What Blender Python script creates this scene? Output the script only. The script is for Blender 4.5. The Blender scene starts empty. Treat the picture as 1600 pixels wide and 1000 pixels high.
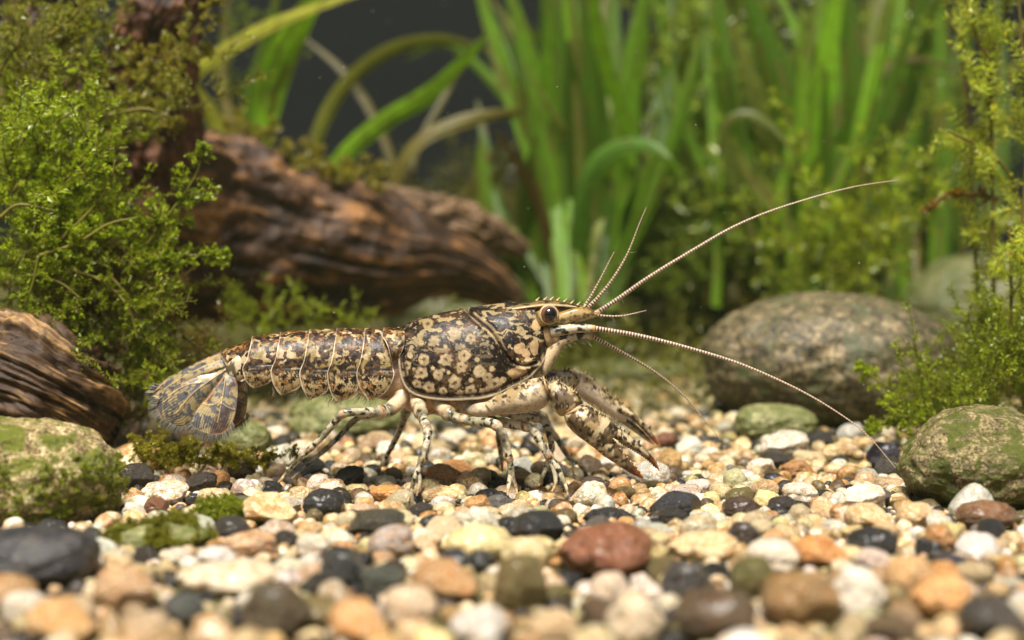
import bpy, math, random
import numpy as np
from mathutils import Vector, Matrix

scene = bpy.context.scene
COL = scene.collection
# one Blender unit = one centimetre of the aquarium

# ------------------------------------------------------------------ camera
FPX, CAMD, PITCH = 2380.0, 34.0, math.atan(100 / 2380.0)      # focal length in photo pixels, distance, tilt
CAMH = CAMD * math.tan(PITCH + math.atan(270 / FPX))
cam_data = bpy.data.cameras.new("camera")
cam_data.sensor_width = 36.0
cam_data.lens = 36.0 * FPX / 1600.0
cam_data.clip_start, cam_data.clip_end = 0.5, 2000.0
cam_data.dof.use_dof = True
cam_data.dof.focus_distance = 33.1
cam_data.dof.aperture_fstop = cam_data.lens / 1000.0 / 0.50
cam = bpy.data.objects.new("camera", cam_data)
COL.objects.link(cam)
cam.location = (0, -CAMD, CAMH)
cam.rotation_euler = (math.pi / 2 - PITCH, 0, 0)
scene.camera = cam

# ------------------------------------------------------------------ light
SUN_EL, SUN_AZ = math.radians(64), math.radians(192)          # azimuth measured from +Y (away from camera), clockwise
world = bpy.data.worlds.new("World")
scene.world = world
world.use_nodes = True
wn = world.node_tree
sky = wn.nodes.new("ShaderNodeTexSky")
sky.sky_type = 'NISHITA'
sky.sun_disc = False
sky.sun_elevation = SUN_EL
sky.sun_rotation = SUN_AZ
sky.air_density, sky.dust_density, sky.ozone_density = 1.0, 6.0, 0.3
bg = wn.nodes["Background"]
bg.inputs["Strength"].default_value = 0.045
wn.links.new(sky.outputs[0], bg.inputs["Color"])
sun_data = bpy.data.lights.new("sun", 'SUN')
sun_data.energy = 5.0
sun_data.angle = math.radians(20)
sun_data.color = (1.0, 0.955, 0.88)
sun = bpy.data.objects.new("sun", sun_data)
COL.objects.link(sun)
sdir = Vector((math.sin(SUN_AZ) * math.cos(SUN_EL), math.cos(SUN_AZ) * math.cos(SUN_EL), math.sin(SUN_EL)))
sun.rotation_euler = (-sdir).to_track_quat('-Z', 'Y').to_euler()
sun.location = (0, 0, 60)

vs = scene.view_settings
vs.view_transform, vs.look, vs.exposure, vs.gamma = 'Standard', 'None', 0.48, 1.0
vs.use_curve_mapping = False
cy = scene.cycles
cy.use_denoising = True
cy.max_bounces, cy.diffuse_bounces, cy.glossy_bounces = 4, 2, 2
cy.transmission_bounces, cy.transparent_max_bounces, cy.volume_bounces = 2, 4, 0
cy.adaptive_threshold = 0.02
cy.sample_clamp_indirect = 4.0

# ------------------------------------------------------------------ pixel <-> place
CP, SP = math.cos(PITCH), math.sin(PITCH)
def ray(x, y):
    a, b = (np.asarray(x, float) - 800) / FPX, (np.asarray(y, float) - 500) / FPX
    return a, CP - b * SP, -SP - b * CP
def P(x, y, Y=0.0):
    """the point at depth Y (cm beyond the crayfish's plane) that lies on the sight line of a photo pixel"""
    a, fy, fz = ray(x, y)
    t = (np.asarray(Y, float) + CAMD) / fy
    return np.stack([a * t, np.broadcast_to(Y, np.shape(t)) * 1.0 if np.ndim(t) else np.float64(Y), CAMH + fz * t], -1)
def depth_at(y, z=0.0):
    """depth Y at which a photo row meets height z"""
    _, fy, fz = ray(800, y)
    return float((z - CAMH) / fz * fy - CAMD)
def pix(v):
    x, yy, z = v[0], v[1] + CAMD, v[2] - CAMH
    d = yy * CP - z * SP
    return 800 + FPX * x / d, 500 - FPX * (yy * SP + z * CP) / d
def cmpx(Y=0.0):
    return (CAMD + Y) / FPX

# ------------------------------------------------------------------ colours and noise
def lin(r, g, b):
    f = lambda c: (c / 255 / 12.92) if c / 255 <= 0.04045 else ((c / 255 + 0.055) / 1.055) ** 2.4
    return np.array([f(r), f(g), f(b)])
def _h(i, j, k, s=0):
    n = (i.astype(np.int64) * 73856093) ^ (j.astype(np.int64) * 19349663) ^ (k.astype(np.int64) * 83492791) ^ (s * 2654435)
    n = (n ^ (n >> 13)) * 1274126177 & 0xffffffff
    n = (n ^ (n >> 16)) * 2246822519 & 0xffffffff
    return ((n ^ (n >> 15)) & 0xffffff) / float(0xffffff)
def vnoise(p, s=0):
    p = np.asarray(p, float)
    i = np.floor(p).astype(np.int64)
    f = p - i
    f = f * f * f * (f * (f * 6 - 15) + 10)
    out = 0
    for dx in (0, 1):
        for dy in (0, 1):
            for dz in (0, 1):
                w = (f[..., 0] if dx else 1 - f[..., 0]) * (f[..., 1] if dy else 1 - f[..., 1]) * (f[..., 2] if dz else 1 - f[..., 2])
                out = out + w * _h(i[..., 0] + dx, i[..., 1] + dy, i[..., 2] + dz, s)
    return out
def fbm(p, o=4, s=0):
    p = np.asarray(p, float)
    a, t, n = 1.0, 0, 0
    for q in range(o):
        t = t + a * vnoise(p * 2 ** q + 17.3 * q, s + q)
        n += a
        a *= 0.5
    return t / n
def worley(p, s=0, jit=1.0):
    """F1, F2, cell random, vector from the cell centre"""
    p = np.asarray(p, float)
    i = np.floor(p).astype(np.int64)
    f1 = np.full(p.shape[:-1], 9.0); f2 = f1.copy(); rid = np.zeros(p.shape[:-1]); vec = np.zeros(p.shape)
    for dx in (-1, 0, 1):
        for dy in (-1, 0, 1):
            for dz in (-1, 0, 1):
                c = i + np.array([dx, dy, dz])
                o = np.stack([_h(c[..., 0], c[..., 1], c[..., 2], s + q) for q in (11, 23, 37)], -1)
                v = p - (c + 0.5 + (o - 0.5) * jit)
                d = np.sqrt((v ** 2).sum(-1))
                m = d < f1
                f2 = np.where(m, f1, np.minimum(f2, d))
                rid = np.where(m, _h(c[..., 0], c[..., 1], c[..., 2], s + 51), rid)
                vec = np.where(m[..., None], v, vec)
                f1 = np.where(m, d, f1)
    return f1, f2, rid, vec
def sstep(a, b, x):
    t = np.clip((x - a) / (b - a), 0, 1)
    return t * t * (3 - 2 * t)
def mixc(a, b, t):
    return a * (1 - t[..., None]) + b * t[..., None]
def curve(xs, ys, x):
    """smooth monotone-ish interpolation through control points"""
    xs, ys = np.asarray(xs, float), np.asarray(ys, float)
    h = np.diff(xs); d = np.diff(ys) / h
    m = np.zeros_like(ys)
    m[0], m[-1] = d[0], d[-1]
    for k in range(1, len(xs) - 1):
        if d[k - 1] * d[k] > 0:
            w1, w2 = 2 * h[k] + h[k - 1], h[k] + 2 * h[k - 1]
            m[k] = (w1 + w2) / (w1 / d[k - 1] + w2 / d[k])
    x = np.clip(x, xs[0], xs[-1])
    k = np.clip(np.searchsorted(xs, x) - 1, 0, len(xs) - 2)
    t = (x - xs[k]) / h[k]
    return ((1 + 2 * t) * (1 - t) ** 2 * ys[k] + t * (1 - t) ** 2 * h[k] * m[k] + t * t * (3 - 2 * t) * ys[k + 1] + t * t * (t - 1) * h[k] * m[k + 1])
def spline(pts, n):
    """Catmull-Rom resampling of a polyline to n points, even along its length"""
    p = np.asarray(pts, float)
    if len(p) == 2:
        return p[0] + (p[1] - p[0]) * np.linspace(0, 1, n)[:, None]
    q = np.vstack([2 * p[0] - p[1], p, 2 * p[-1] - p[-2]])
    out = []
    for k in range(1, len(q) - 2):
        t = np.linspace(0, 1, 24, endpoint=False)[:, None]
        a, b, c, d = q[k - 1], q[k], q[k + 1], q[k + 2]
        out.append(0.5 * (2 * b + (c - a) * t + (2 * a - 5 * b + 4 * c - d) * t * t + (3 * b - a - 3 * c + d) * t ** 3))
    out = np.vstack(out + [p[-1:]])
    w = p.shape[1] if p.shape[1] < 3 else 3
    s = np.concatenate([[0], np.cumsum(np.linalg.norm(np.diff(out[:, :w], axis=0), axis=1))])
    u = np.linspace(0, s[-1], n)
    return np.stack([np.interp(u, s, out[:, k]) for k in range(p.shape[1])], -1)
def polydist(px, pts):
    """distance of pixels (...,2) to a polyline, and the place along it"""
    best = np.full(px.shape[:-1], 1e9); side = np.zeros(px.shape[:-1])
    pts = np.asarray(pts, float)
    for a, b in zip(pts[:-1], pts[1:]):
        ab = b - a
        t = np.clip(((px - a) @ ab) / (ab @ ab), 0, 1)
        v = px - a - t[..., None] * ab
        d = np.sqrt((v ** 2).sum(-1))
        m = d < best
        best = np.where(m, d, best)
        side = np.where(m, np.sign(v[..., 0] * ab[1] - v[..., 1] * ab[0]), side)
    return best, side

# ------------------------------------------------------------------ mesh helpers
def grid_faces(n, m, wrap=False):
    """quads of an n x m vertex grid (m wraps round when wrap)"""
    i, j = np.meshgrid(np.arange(n - 1), np.arange(m if wrap else m - 1), indexing='ij')
    j2 = (j + 1) % m
    return np.stack([i * m + j, i * m + j2, (i + 1) * m + j2, (i + 1) * m + j], -1).reshape(-1, 4)
def make_mesh(name, V, F, col=None, smooth=True, extra=None):
    V = np.ascontiguousarray(np.asarray(V, np.float32).reshape(-1, 3))
    if isinstance(F, np.ndarray):
        F = [F]
    F = [np.asarray(f, np.int32) for f in F if len(f)]
    me = bpy.data.meshes.new(name)
    me.vertices.add(len(V))
    me.vertices.foreach_set("co", V.ravel())
    loops = np.concatenate([f.ravel() for f in F])
    sizes = np.concatenate([np.full(len(f), f.shape[1], np.int32) for f in F])
    me.loops.add(len(loops))
    me.loops.foreach_set("vertex_index", loops)
    me.polygons.add(len(sizes))
    st = np.concatenate([[0], np.cumsum(sizes)[:-1]]).astype(np.int32)
    me.polygons.foreach_set("loop_start", st)
    me.polygons.foreach_set("loop_total", sizes)
    me.polygons.foreach_set("use_smooth", np.full(len(sizes), smooth, bool))
    me.update(calc_edges=True)
    if col is not None:
        c = np.ones((len(V), 4), np.float32)
        c[:, :3] = np.clip(np.asarray(col).reshape(-1, 3), 0, 1)
        if extra is not None:
            c[:, 3] = extra
        a = me.color_attributes.new("Col", 'FLOAT_COLOR', 'POINT')
        a.data.foreach_set("color", c.ravel())
    me.validate()
    return me
def link(name, me, mat=None, parent=None, **props):
    o = bpy.data.objects.new(name, me)
    COL.objects.link(o)
    if mat is not None and me is not None and len(me.materials) == 0:
        me.materials.append(mat)
    if parent is not None:
        o.parent = parent
        if parent.type == 'EMPTY':
            o.matrix_parent_inverse = parent.matrix_world.inverted() if False else Matrix.Translation(-Vector(parent.location))
        else:
            pl = Vector(parent.get('_origin', (0, 0, 0)))
            o.matrix_parent_inverse = Matrix.Translation(-pl)
    for k, v in props.items():
        o[k] = v
    return o
def mesh_obj(name, V, F, mat, parent=None, col=None, smooth=True, extra=None, **props):
    return link(name, make_mesh(name, V, F, col, smooth, extra), mat, parent, **props)
def empty(name, loc, label, category, group=None):
    e = bpy.data.objects.new(name, None)
    COL.objects.link(e)
    e.location = loc
    e.empty_display_size = 0.3
    e["label"], e["category"] = label, category
    if group:
        e["group"] = group
    return e
class Soup:
    """collects triangles / quads of one mesh"""
    def __init__(self):
        self.V, self.F, self.C, self.n = [], {3: [], 4: []}, [], 0
    def add(self, V, F, C=None):
        V = np.asarray(V, float).reshape(-1, 3)
        for f in (F if isinstance(F, list) else [F]):
            f = np.asarray(f, int)
            if len(f):
                self.F[f.shape[1]].append(f + self.n)
        self.V.append(V)
        self.C.append(np.broadcast_to(np.asarray(C if C is not None else (1, 1, 1), float), V.shape))
        self.n += len(V)
    def build(self, name, mat, parent=None, smooth=True, **props):
        F = [np.vstack(v) for v in self.F.values() if v]
        return mesh_obj(name, np.vstack(self.V), F, mat, parent, np.vstack(self.C), smooth, **props)
def frames(path):
    t = np.gradient(path, axis=0)
    t /= np.linalg.norm(t, axis=1)[:, None] + 1e-12
    n = np.cross(t[0], [0, 1, 0]) if abs(t[0][1]) < 0.9 else np.cross(t[0], [1, 0, 0])
    N = [n / np.linalg.norm(n)]
    for k in range(1, len(path)):
        n = N[-1] - t[k] * (N[-1] @ t[k])
        N.append(n / (np.linalg.norm(n) + 1e-12))
    N = np.array(N)
    return t, N, np.cross(t, N)
def tube(path, rad, seg=12, flat=1.0, cap=True):
    """tube along a path; rad per point; returns V, F, s (0..1 along), theta"""
    path = np.asarray(path, float); n = len(path)
    rad = np.broadcast_to(np.asarray(rad, float), (n,))
    _, N, B = frames(path)
    th = np.linspace(0, 2 * np.pi, seg, endpoint=False)
    V = path[:, None, :] + rad[:, None, None] * (np.cos(th)[None, :, None] * N[:, None, :] + flat * np.sin(th)[None, :, None] * B[:, None, :])
    F = [grid_faces(n, seg, True)]
    V = V.reshape(-1, 3)
    S = np.repeat(np.linspace(0, 1, n), seg); T = np.tile(th, n)
    if cap:
        k = len(V)
        V = np.vstack([V, path[:1], path[-1:]])
        j = np.arange(seg); j2 = (j + 1) % seg
        F.append(np.stack([np.full(seg, k), j2, j], -1))
        F.append(np.stack([np.full(seg, k + 1), (n - 1) * seg + j, (n - 1) * seg + j2], -1))
        S = np.concatenate([S, [0, 1]]); T = np.concatenate([T, [0, 0]])
    return V, F, S, T
_ico = {}
def ico(level):
    if level not in _ico:
        t = (1 + 5 ** 0.5) / 2
        v = [(-1, t, 0), (1, t, 0), (-1, -t, 0), (1, -t, 0), (0, -1, t), (0, 1, t), (0, -1, -t), (0, 1, -t), (t, 0, -1), (t, 0, 1), (-t, 0, -1), (-t, 0, 1)]
        f = [(0, 11, 5), (0, 5, 1), (0, 1, 7), (0, 7, 10), (0, 10, 11), (1, 5, 9), (5, 11, 4), (11, 10, 2), (10, 7, 6), (7, 1, 8), (3, 9, 4), (3, 4, 2), (3, 2, 6), (3, 6, 8), (3, 8, 9), (4, 9, 5), (2, 4, 11), (6, 2, 10), (8, 6, 7), (9, 8, 1)]
        v = [Vector(q).normalized() for q in v]
        for _ in range(level):
            mid, nf = {}, []
            def m(a, b):
                k = (min(a, b), max(a, b))
                if k not in mid:
                    v.append(((v[a] + v[b]) / 2).normalized()); mid[k] = len(v) - 1
                return mid[k]
            for a, b, c in f:
                ab, bc, ca = m(a, b), m(b, c), m(c, a)
                nf += [(a, ab, ca), (b, bc, ab), (c, ca, bc), (ab, bc, ca)]
            f = nf
        _ico[level] = (np.array([tuple(q) for q in v]), np.array(f))
    return _ico[level]

# ------------------------------------------------------------------ node helpers
class Mat:
    def __init__(self, name, rough=0.5, spec=0.5):
        self.m = bpy.data.materials.new(name)
        self.m.use_nodes = True
        self.t = self.m.node_tree
        self.b = self.t.nodes["Principled BSDF"]
        self.b.inputs["Roughness"].default_value = rough
        self.b.inputs["Specular IOR Level"].default_value = spec
    def n(self, kind, **kw):
        nd = self.t.nodes.new("ShaderNode" + kind)
        for k, v in kw.items():
            setattr(nd, k, v)
        return nd
    def l(self, a, b):
        self.t.links.new(a, b)
    def put(self, sock, v):
        if isinstance(v, bpy.types.NodeSocket):
            self.l(v, sock)
        else:
            sock.default_value = v
    def coord(self, which="Object", offset=None, scale=(1, 1, 1)):
        tc = self.n("TexCoord")
        mp = self.n("Mapping")
        mp.inputs["Scale"].default_value = scale
        self.l(tc.outputs[which], mp.inputs["Vector"])
        if offset is not None:
            self.l(offset, mp.inputs["Location"])
        return mp.outputs[0]
    def noise(self, vec, scale, detail=4, rough=0.55, dist=0.0):
        nd = self.n("TexNoise")
        self.l(vec, nd.inputs["Vector"])
        for k, v in (("Scale", scale), ("Detail", detail), ("Roughness", rough), ("Distortion", dist)):
            nd.inputs[k].default_value = v
        return nd.outputs["Fac"]
    def voro(self, vec, scale, feature='F1', rnd=1.0):
        nd = self.n("TexVoronoi", feature=feature)
        self.l(vec, nd.inputs["Vector"])
        nd.inputs["Scale"].default_value = scale
        nd.inputs["Randomness"].default_value = rnd
        return nd
    def ramp(self, fac, *stops):
        nd = self.n("ValToRGB")
        el = nd.color_ramp.elements
        while len(el) < len(stops):
            el.new(0.5)
        for e, (p, c) in zip(el, stops):
            e.position = p
            e.color = (c, c, c, 1) if np.isscalar(c) else (*c, 1)
        self.l(fac, nd.inputs[0])
        return nd.outputs[0]
    def mix(self, fac, a, b, blend='MIX'):
        nd = self.n("Mix", data_type='RGBA', blend_type=blend)
        self.put(nd.inputs[0], fac)
        for s, v in ((nd.inputs[6], a), (nd.inputs[7], b)):
            self.put(s, v if isinstance(v, bpy.types.NodeSocket) else (*v, 1))
        return nd.outputs[2]
    def math(self, op, a, b=0.0, clamp=False):
        nd = self.n("Math", operation=op, use_clamp=clamp)
        self.put(nd.inputs[0], a); self.put(nd.inputs[1], b)
        return nd.outputs[0]
    def bump(self, h, strength=0.3, dist=0.05):
        nd = self.n("Bump")
        nd.inputs["Strength"].default_value = strength
        nd.inputs["Distance"].default_value = dist
        self.l(h, nd.inputs["Height"])
        self.l(nd.outputs[0], self.b.inputs["Normal"])
    def color(self, v):
        self.put(self.b.inputs["Base Color"], v if isinstance(v, bpy.types.NodeSocket) else (*v, 1))
    def attr(self, name="Col", kind='GEOMETRY'):
        nd = self.n("Attribute", attribute_type=kind, attribute_name=name)
        return nd

# ================================================================== SETTING
def ground_h(X, Y):
    X, Y = np.asarray(X, float), np.asarray(Y, float)
    p = np.stack([X * 0.16, Y * 0.16, np.zeros(np.broadcast(X, Y).shape)], -1)
    h = (fbm(p, 3, 5) - 0.5) * 0.5
    near = np.exp(-((X + 1) / 7) ** 2 - (Y / 4) ** 2)
    return h * (1 - 0.7 * near) + 0.022 * np.maximum(Y - 3, 0) + 0.10 * np.maximum(0, Y - 24)
def ground_point(x, y, z=0.0):
    """where the sight line of a photo pixel meets the ground (plus z)"""
    Y = depth_at(y, z)
    for _ in range(6):
        p = P(x, y, Y)
        Y = depth_at(y, z + float(ground_h(p[0], p[1])))
    return P(x, y, Y)

gm = Mat("gravel_bed", 0.7)
gv = gm.coord("Object")
gm.color(gm.mix(gm.ramp(gm.noise(gv, 3.5, 6), (0.35, 0), (0.65, 1)), lin(58, 50, 28), lin(112, 104, 56)))
gm.bump(gm.noise(gv, 9.0, 5), 0.6, 0.1)
gx, gy = np.meshgrid(np.linspace(-60, 60, 241), np.linspace(-40, 64, 209), indexing='ij')
mesh_obj("ground", np.stack([gx, gy, ground_h(gx, gy) - 0.02], -1).reshape(-1, 3), grid_faces(241, 209)[:, ::-1], gm.m, kind="structure")

wm = Mat("dark_back_panel", 0.75, 0.2)
wv = wm.coord("Object")
wm.color(wm.mix(wm.noise(wv, 0.12, 3), lin(12, 14, 17), lin(19, 21, 25)))
V, F = [], []
for x in (-75, 75):
    for y in (52, 53.5):
        for z in (-4, 38):
            V.append((x, y, z))
F = np.array([(0, 1, 5, 4), (2, 6, 7, 3), (0, 2, 3, 1), (4, 5, 7, 6), (1, 3, 7, 5), (0, 4, 6, 2)])
mesh_obj("back_wall", V, F, wm.m, smooth=False, kind="structure")

# ---------------------------------------------------------------- pebble materials
def pebble_mat(name, per_object):
    m = Mat(name, 0.32, 0.5)
    if per_object:
        oi = m.n("ObjectInfo")
        base, amt, rnd = oi.outputs["Color"], oi.outputs["Alpha"], oi.outputs["Random"]
        off = m.n("CombineXYZ")
        for k, f in enumerate((37.0, 91.0, 53.0)):
            m.l(m.math('MULTIPLY', rnd, f), off.inputs[k])
        v = m.coord("Object", off.outputs[0])
        sc = 1.0
    else:
        a = m.attr("Col")
        base, amt = a.outputs["Color"], a.outputs["Alpha"]
        v = m.coord("Object")
        sc = 1.0
    big = m.ramp(m.noise(v, 1.6 * sc, 5, 0.62, 0.6), (0.44, 0), (0.56, 1))
    fine = m.ramp(m.noise(v, 8.0 * sc, 5, 0.7), (0.46, 0), (0.60, 1))
    spots = m.ramp(m.voro(v, 5.5 * sc).outputs["Distance"], (0.10, 1), (0.22, 0))
    hsv = m.n("HueSaturation"); hsv.inputs["Value"].default_value = 0.42; hsv.inputs["Saturation"].default_value = 1.35
    m.l(base, hsv.inputs["Color"])
    hsv2 = m.n("HueSaturation"); hsv2.inputs["Value"].default_value = 1.6; hsv2.inputs["Saturation"].default_value = 0.75
    m.l(base, hsv2.inputs["Color"])
    c = m.mix(m.math('MULTIPLY', big, amt), base, hsv.outputs[0])
    c = m.mix(m.math('MULTIPLY', spots, m.math('MULTIPLY', amt, 0.9)), c, hsv.outputs[0])
    c = m.mix(m.math('MULTIPLY', fine, 0.8), c, hsv2.outputs[0])
    grit = m.ramp(m.noise(v, 17.0 * sc, 4, 0.75), (0.50, 0), (0.62, 1))
    c = m.mix(m.math('MULTIPLY', grit, 0.6), c, hsv.outputs[0])
    tint = m.ramp(m.noise(v, 3.1 * sc, 3), (0.45, 0), (0.62, 1))
    c = m.mix(m.math('MULTIPLY', tint, m.math('MULTIPLY', amt, 0.9)), c, m.mix(1.0, c, (1.0, 0.66, 0.34), 'MULTIPLY'))
    vf = m.voro(v, 7.5 * sc)
    fk = m.ramp(vf.outputs['Distance'], (0.13, 1), (0.24, 0))
    c = m.mix(m.math('MULTIPLY', fk, m.math('MULTIPLY', amt, 0.55)), c, lin(186, 164, 112))
    m.color(c)
    m.put(m.b.inputs["Roughness"], m.ramp(m.noise(v, 6, 3), (0.3, 0.22), (0.7, 0.5)))
    m.bump(m.noise(v, 7.0 * sc, 8, 0.72), 0.9, 0.06)
    m.b.inputs["Coat Weight"].default_value = 0.25
    m.b.inputs["Coat Roughness"].default_value = 0.18
    return m.m
PEB = pebble_mat("pebble_stone", True)
GRAV = pebble_mat("gravel_stone", False)

# pebble shapes shared by all the single pebbles
rng = np.random.default_rng(7)
def stone_shape(level, seed, lump=0.16, planes=0, power=2.3, freq=1.1):
    d, F = ico(level)
    r = 1.0 / (np.abs(d) ** power).sum(1) ** (1 / power)
    r = r * (1 + lump * 2 * (fbm(d * freq + seed * 9.1, 3, seed) - 0.5) + 0.06 * (fbm(d * 4.5 + seed * 3.3, 2, seed + 3) - 0.5))
    V = d * r[:, None]
    if planes:
        g = np.random.default_rng(seed + 100)
        for _ in range(planes):
            n = g.normal(size=3); n /= np.linalg.norm(n)
            off = g.uniform(0.62, 0.86)
            s = V @ n - off
            V = V - np.where(s > 0, s * 0.92, 0)[:, None] * n
    V /= np.abs(V).max(0)
    return V, F
SHAPES = [make_mesh("pebble_shape", *stone_shape(4, k, 0.2 + 0.08 * (k % 3), (0, 3, 6, 2, 8)[k % 5], 2.1 + 0.15 * (k % 4))) for k in range(12)]
ANGULAR = make_mesh("angular_shape", *stone_shape(4, 41, 0.2, 9, 2.2))
for s in SHAPES + [ANGULAR]:
    s.materials.append(PEB)

PAL = dict(
    white=(238, 226, 202), cream=(230, 200, 148), pale_yellow=(230, 212, 148), tan=(204, 160, 100), orange=(212, 148, 68), rust=(134, 80, 44),
    brown=(98, 78, 50), pinkish=(208, 170, 124), dark=(54, 47, 37), black=(35, 35, 33), grey=(104, 100, 94), bluish=(58, 58, 70), olive=(112, 98, 48), mossy=(92, 96, 44))
WORD = dict(white="white", cream="cream", pale_yellow="pale yellow", tan="tan", orange="orange", rust="rust-brown", brown="brown", pinkish="pinkish", dark="dark brown", black="black",
            grey="grey", bluish="bluish grey", olive="olive", mossy="mossy green")
HAND = []      # (x, y, r) circles on the ground already taken
def stone(name, px, colour, label, category="pebble", shape=None, amt=0.5, up=0.0, deep=0.85, group="pebbles of the gravel bed", mesh=None, tilt=0.0, sink=0.16):
    """a single stone whose picture box is px = (cx, cy, w, h)"""
    cx, cy_, w, h = px
    base = ground_point(cx, cy_ + h * 0.44, up)
    s = (CAMD + base[1]) / FPX
    rx, rz = w * s / 2, h * s / 2 * 1.03
    ry = max(min(rx, rz * 1.7), rx * deep * 0.8)
    o = bpy.data.objects.new(name, mesh or SHAPES[(shape if shape is not None else int(cx * 7 + cy_ * 3)) % len(SHAPES)])
    COL.objects.link(o)
    o.location = (base[0], base[1] + ry * 0.55, base[2] + rz * (1 - sink))
    o.scale = (rx, ry, rz)
    o.rotation_euler = (0, tilt, 0)
    c = lin(*PAL[colour]) if isinstance(colour, str) else lin(*colour)
    o.color = (*c, amt)
    o["label"], o["category"] = label, category
    if group:
        o["group"] = group
    HAND.append((o.location.x, o.location.y, max(rx, ry) * 0.97))
    return o
B = "pebble"
stone(B, (207, 722, 95, 56), "cream", "round cream stone with brown patches beside the big left rock", amt=1.0, shape=0)
stone(B, (208, 749, 64, 48), "dark", "dark brown pebble below the brown-patched cream stone", amt=0.6, shape=3)
stone(B, (252, 772, 78, 42), "white", "white oval pebble with brown streaks beside the dark brown pebble", amt=0.9, shape=5)
stone(B, (330, 781, 52, 34), "cream", "cream pebble just to the right of the brown-streaked white oval", amt=0.4, shape=10)
stone(B, (207, 801, 40, 30), "white", "plain white pebble under the brown-streaked white oval", amt=0.2, shape=8)
stone(B, (313, 758, 54, 40), "dark", "black-brown wet pebble behind the cream pebble near the tail", amt=0.7, shape=2)
stone(B, (420, 800, 96, 56), "cream", "large cream and tan stone left of the shiny black pebble", amt=0.7, shape=6)
stone(B, (503, 790, 68, 50), "black", "shiny black pebble with yellow flecks right of the cream and tan stone", amt=0.9, shape=0)
stone(B, (585, 820, 96, 44), (62, 60, 46), "flat greenish black stone in front of the orange porous pebble", amt=0.8, shape=7)
stone(B, (546, 748, 50, 40), "black", "black pebble behind the porous orange pebble under the body", amt=0.5, shape=2)
stone(B, (608, 773, 62, 36), "orange", "porous orange pebble at the foot of the second leg", amt=0.6, shape=4)
stone(B, (690, 777, 62, 32), "cream", "cream pebble with rust speckles in front of the walking legs", amt=0.8, shape=9)
stone(B, (760, 774, 40, 20), "black", "small flat black pebble between the middle walking legs", amt=0.3, shape=5)
stone(B, (716, 733, 56, 28), "orange", "orange tan pebble under the belly behind the legs", amt=0.6, shape=6)
stone(B, (843, 827, 82, 54), "black", "smooth black oval stone behind the rust-brown stone", amt=0.4, shape=3)
stone(B, (746, 853, 110, 60), "pale_yellow", "pale yellow oval stone left of the smooth black oval", amt=0.5, shape=0)
stone(B, (945, 866, 160, 90), "rust", "big rust-brown oval stone in the middle of the gravel", amt=0.5, shape=5)
stone(B, (537, 892, 80, 60), (52, 54, 50), "dark slate-green round stone left of the tan stone", amt=0.5, shape=8)
stone(B, (598, 912, 80, 50), (74, 78, 66), "grey-green flat stone tucked beside the dark slate-green stone", amt=0.5, shape=10)
stone(B, (697, 914, 114, 74), (196, 152, 98), "tan stone with brown blotches below the pale yellow oval", amt=0.7, shape=6)
stone(B, (815, 918, 86, 100), "olive", "olive-brown egg-shaped stone left of the rust-brown stone", amt=0.7, shape=3)
stone(B, (1055, 791, 88, 44), (44, 44, 48), "angular black rock with broken faces right of the claw tips", amt=0.5, mesh=ANGULAR)
stone(B, (1158, 796, 58, 38), (72, 52, 40), "dark brown pebble with pale flecks right of the angular black rock", amt=0.9, shape=0)
stone(B, (1225, 792, 48, 30), (54, 46, 42), "blackish flecked pebble beside the dark brown flecked pebble", amt=0.8, shape=3)
stone(B, (942, 810, 66, 32), "black", "flat black stone behind the right end of the rust-brown stone", amt=0.4, shape=5)
stone(B, (925, 757, 42, 24), (84, 66, 56), "glossy brown pebble below the hanging claw", amt=0.3, shape=0)
stone(B, (1098, 858, 118, 52), "cream", "wide cream-white stone right of the rust-brown stone", amt=0.6, shape=5)
stone(B, (1168, 838, 62, 42), (68, 56, 46), "dark brown round pebble behind the wide cream-white stone", amt=0.6, shape=8)
stone(B, (1288, 868, 90, 58), "orange", "orange-tan rounded stone left of the black pebble with pale dots", amt=0.8, shape=6)
stone(B, (1367, 853, 82, 56), "black", "black pebble with pale dots above the round white stone", amt=0.8, shape=0)
stone(B, (1352, 930, 98, 84), "white", "round plain white stone in front of the black dotted pebble", amt=0.15, shape=8)
stone(B, (1425, 905, 80, 64), (222, 176, 116), "tan stone wedged between the white stone and the orange stone", amt=0.5, shape=3)
stone(B, (1476, 937, 104, 76), (226, 166, 92), "smooth orange stone near the lower right corner", amt=0.5, shape=5)
stone(B, (1215, 877, 86, 62), "white", "white stone between the green stone and the orange-tan stone", amt=0.4, shape=10)
stone(B, (1180, 908, 76, 72), (104, 100, 46), "small green algae-covered stone in the foreground gravel", amt=0.8, shape=3)
stone(B, (1080, 912, 92, 62), (66, 62, 58), "dark grey stone below the wide cream-white stone", amt=0.5, shape=8)
stone(B, (1255, 774, 58, 38), "white", "white pebble behind the blackish flecked pebble", amt=0.6, shape=10)
stone(B, (1352, 781, 78, 48), "white", "white cracked stone left of the mossy right rock", amt=0.5, shape=2)
stone(B, (1436, 808, 64, 42), (230, 196, 144), "yellowish tan pebble in front of the mossy right rock", amt=0.6, shape=3)
stone(B, (1362, 811, 76, 46), "cream", "cream freckled stone left of the yellowish tan pebble", amt=0.7, shape=6)
stone(B, (1547, 808, 92, 48), (128, 94, 62), "reddish brown speckled stone at the foot of the mossy right rock", amt=0.9, shape=0)
stone(B, (1487, 881, 56, 26), "bluish", "small dark bluish pebble above the smooth orange stone", amt=0.3, shape=5)
stone(B, (1231, 698, 80, 50), (216, 208, 190), "white stone standing before the small mossy rock and boulder", amt=0.6, shape=2)
stone(B, (1392, 714, 70, 44), (70, 66, 80), "dark purplish stone where the long antenna tip points", amt=0.4, shape=8)
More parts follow.
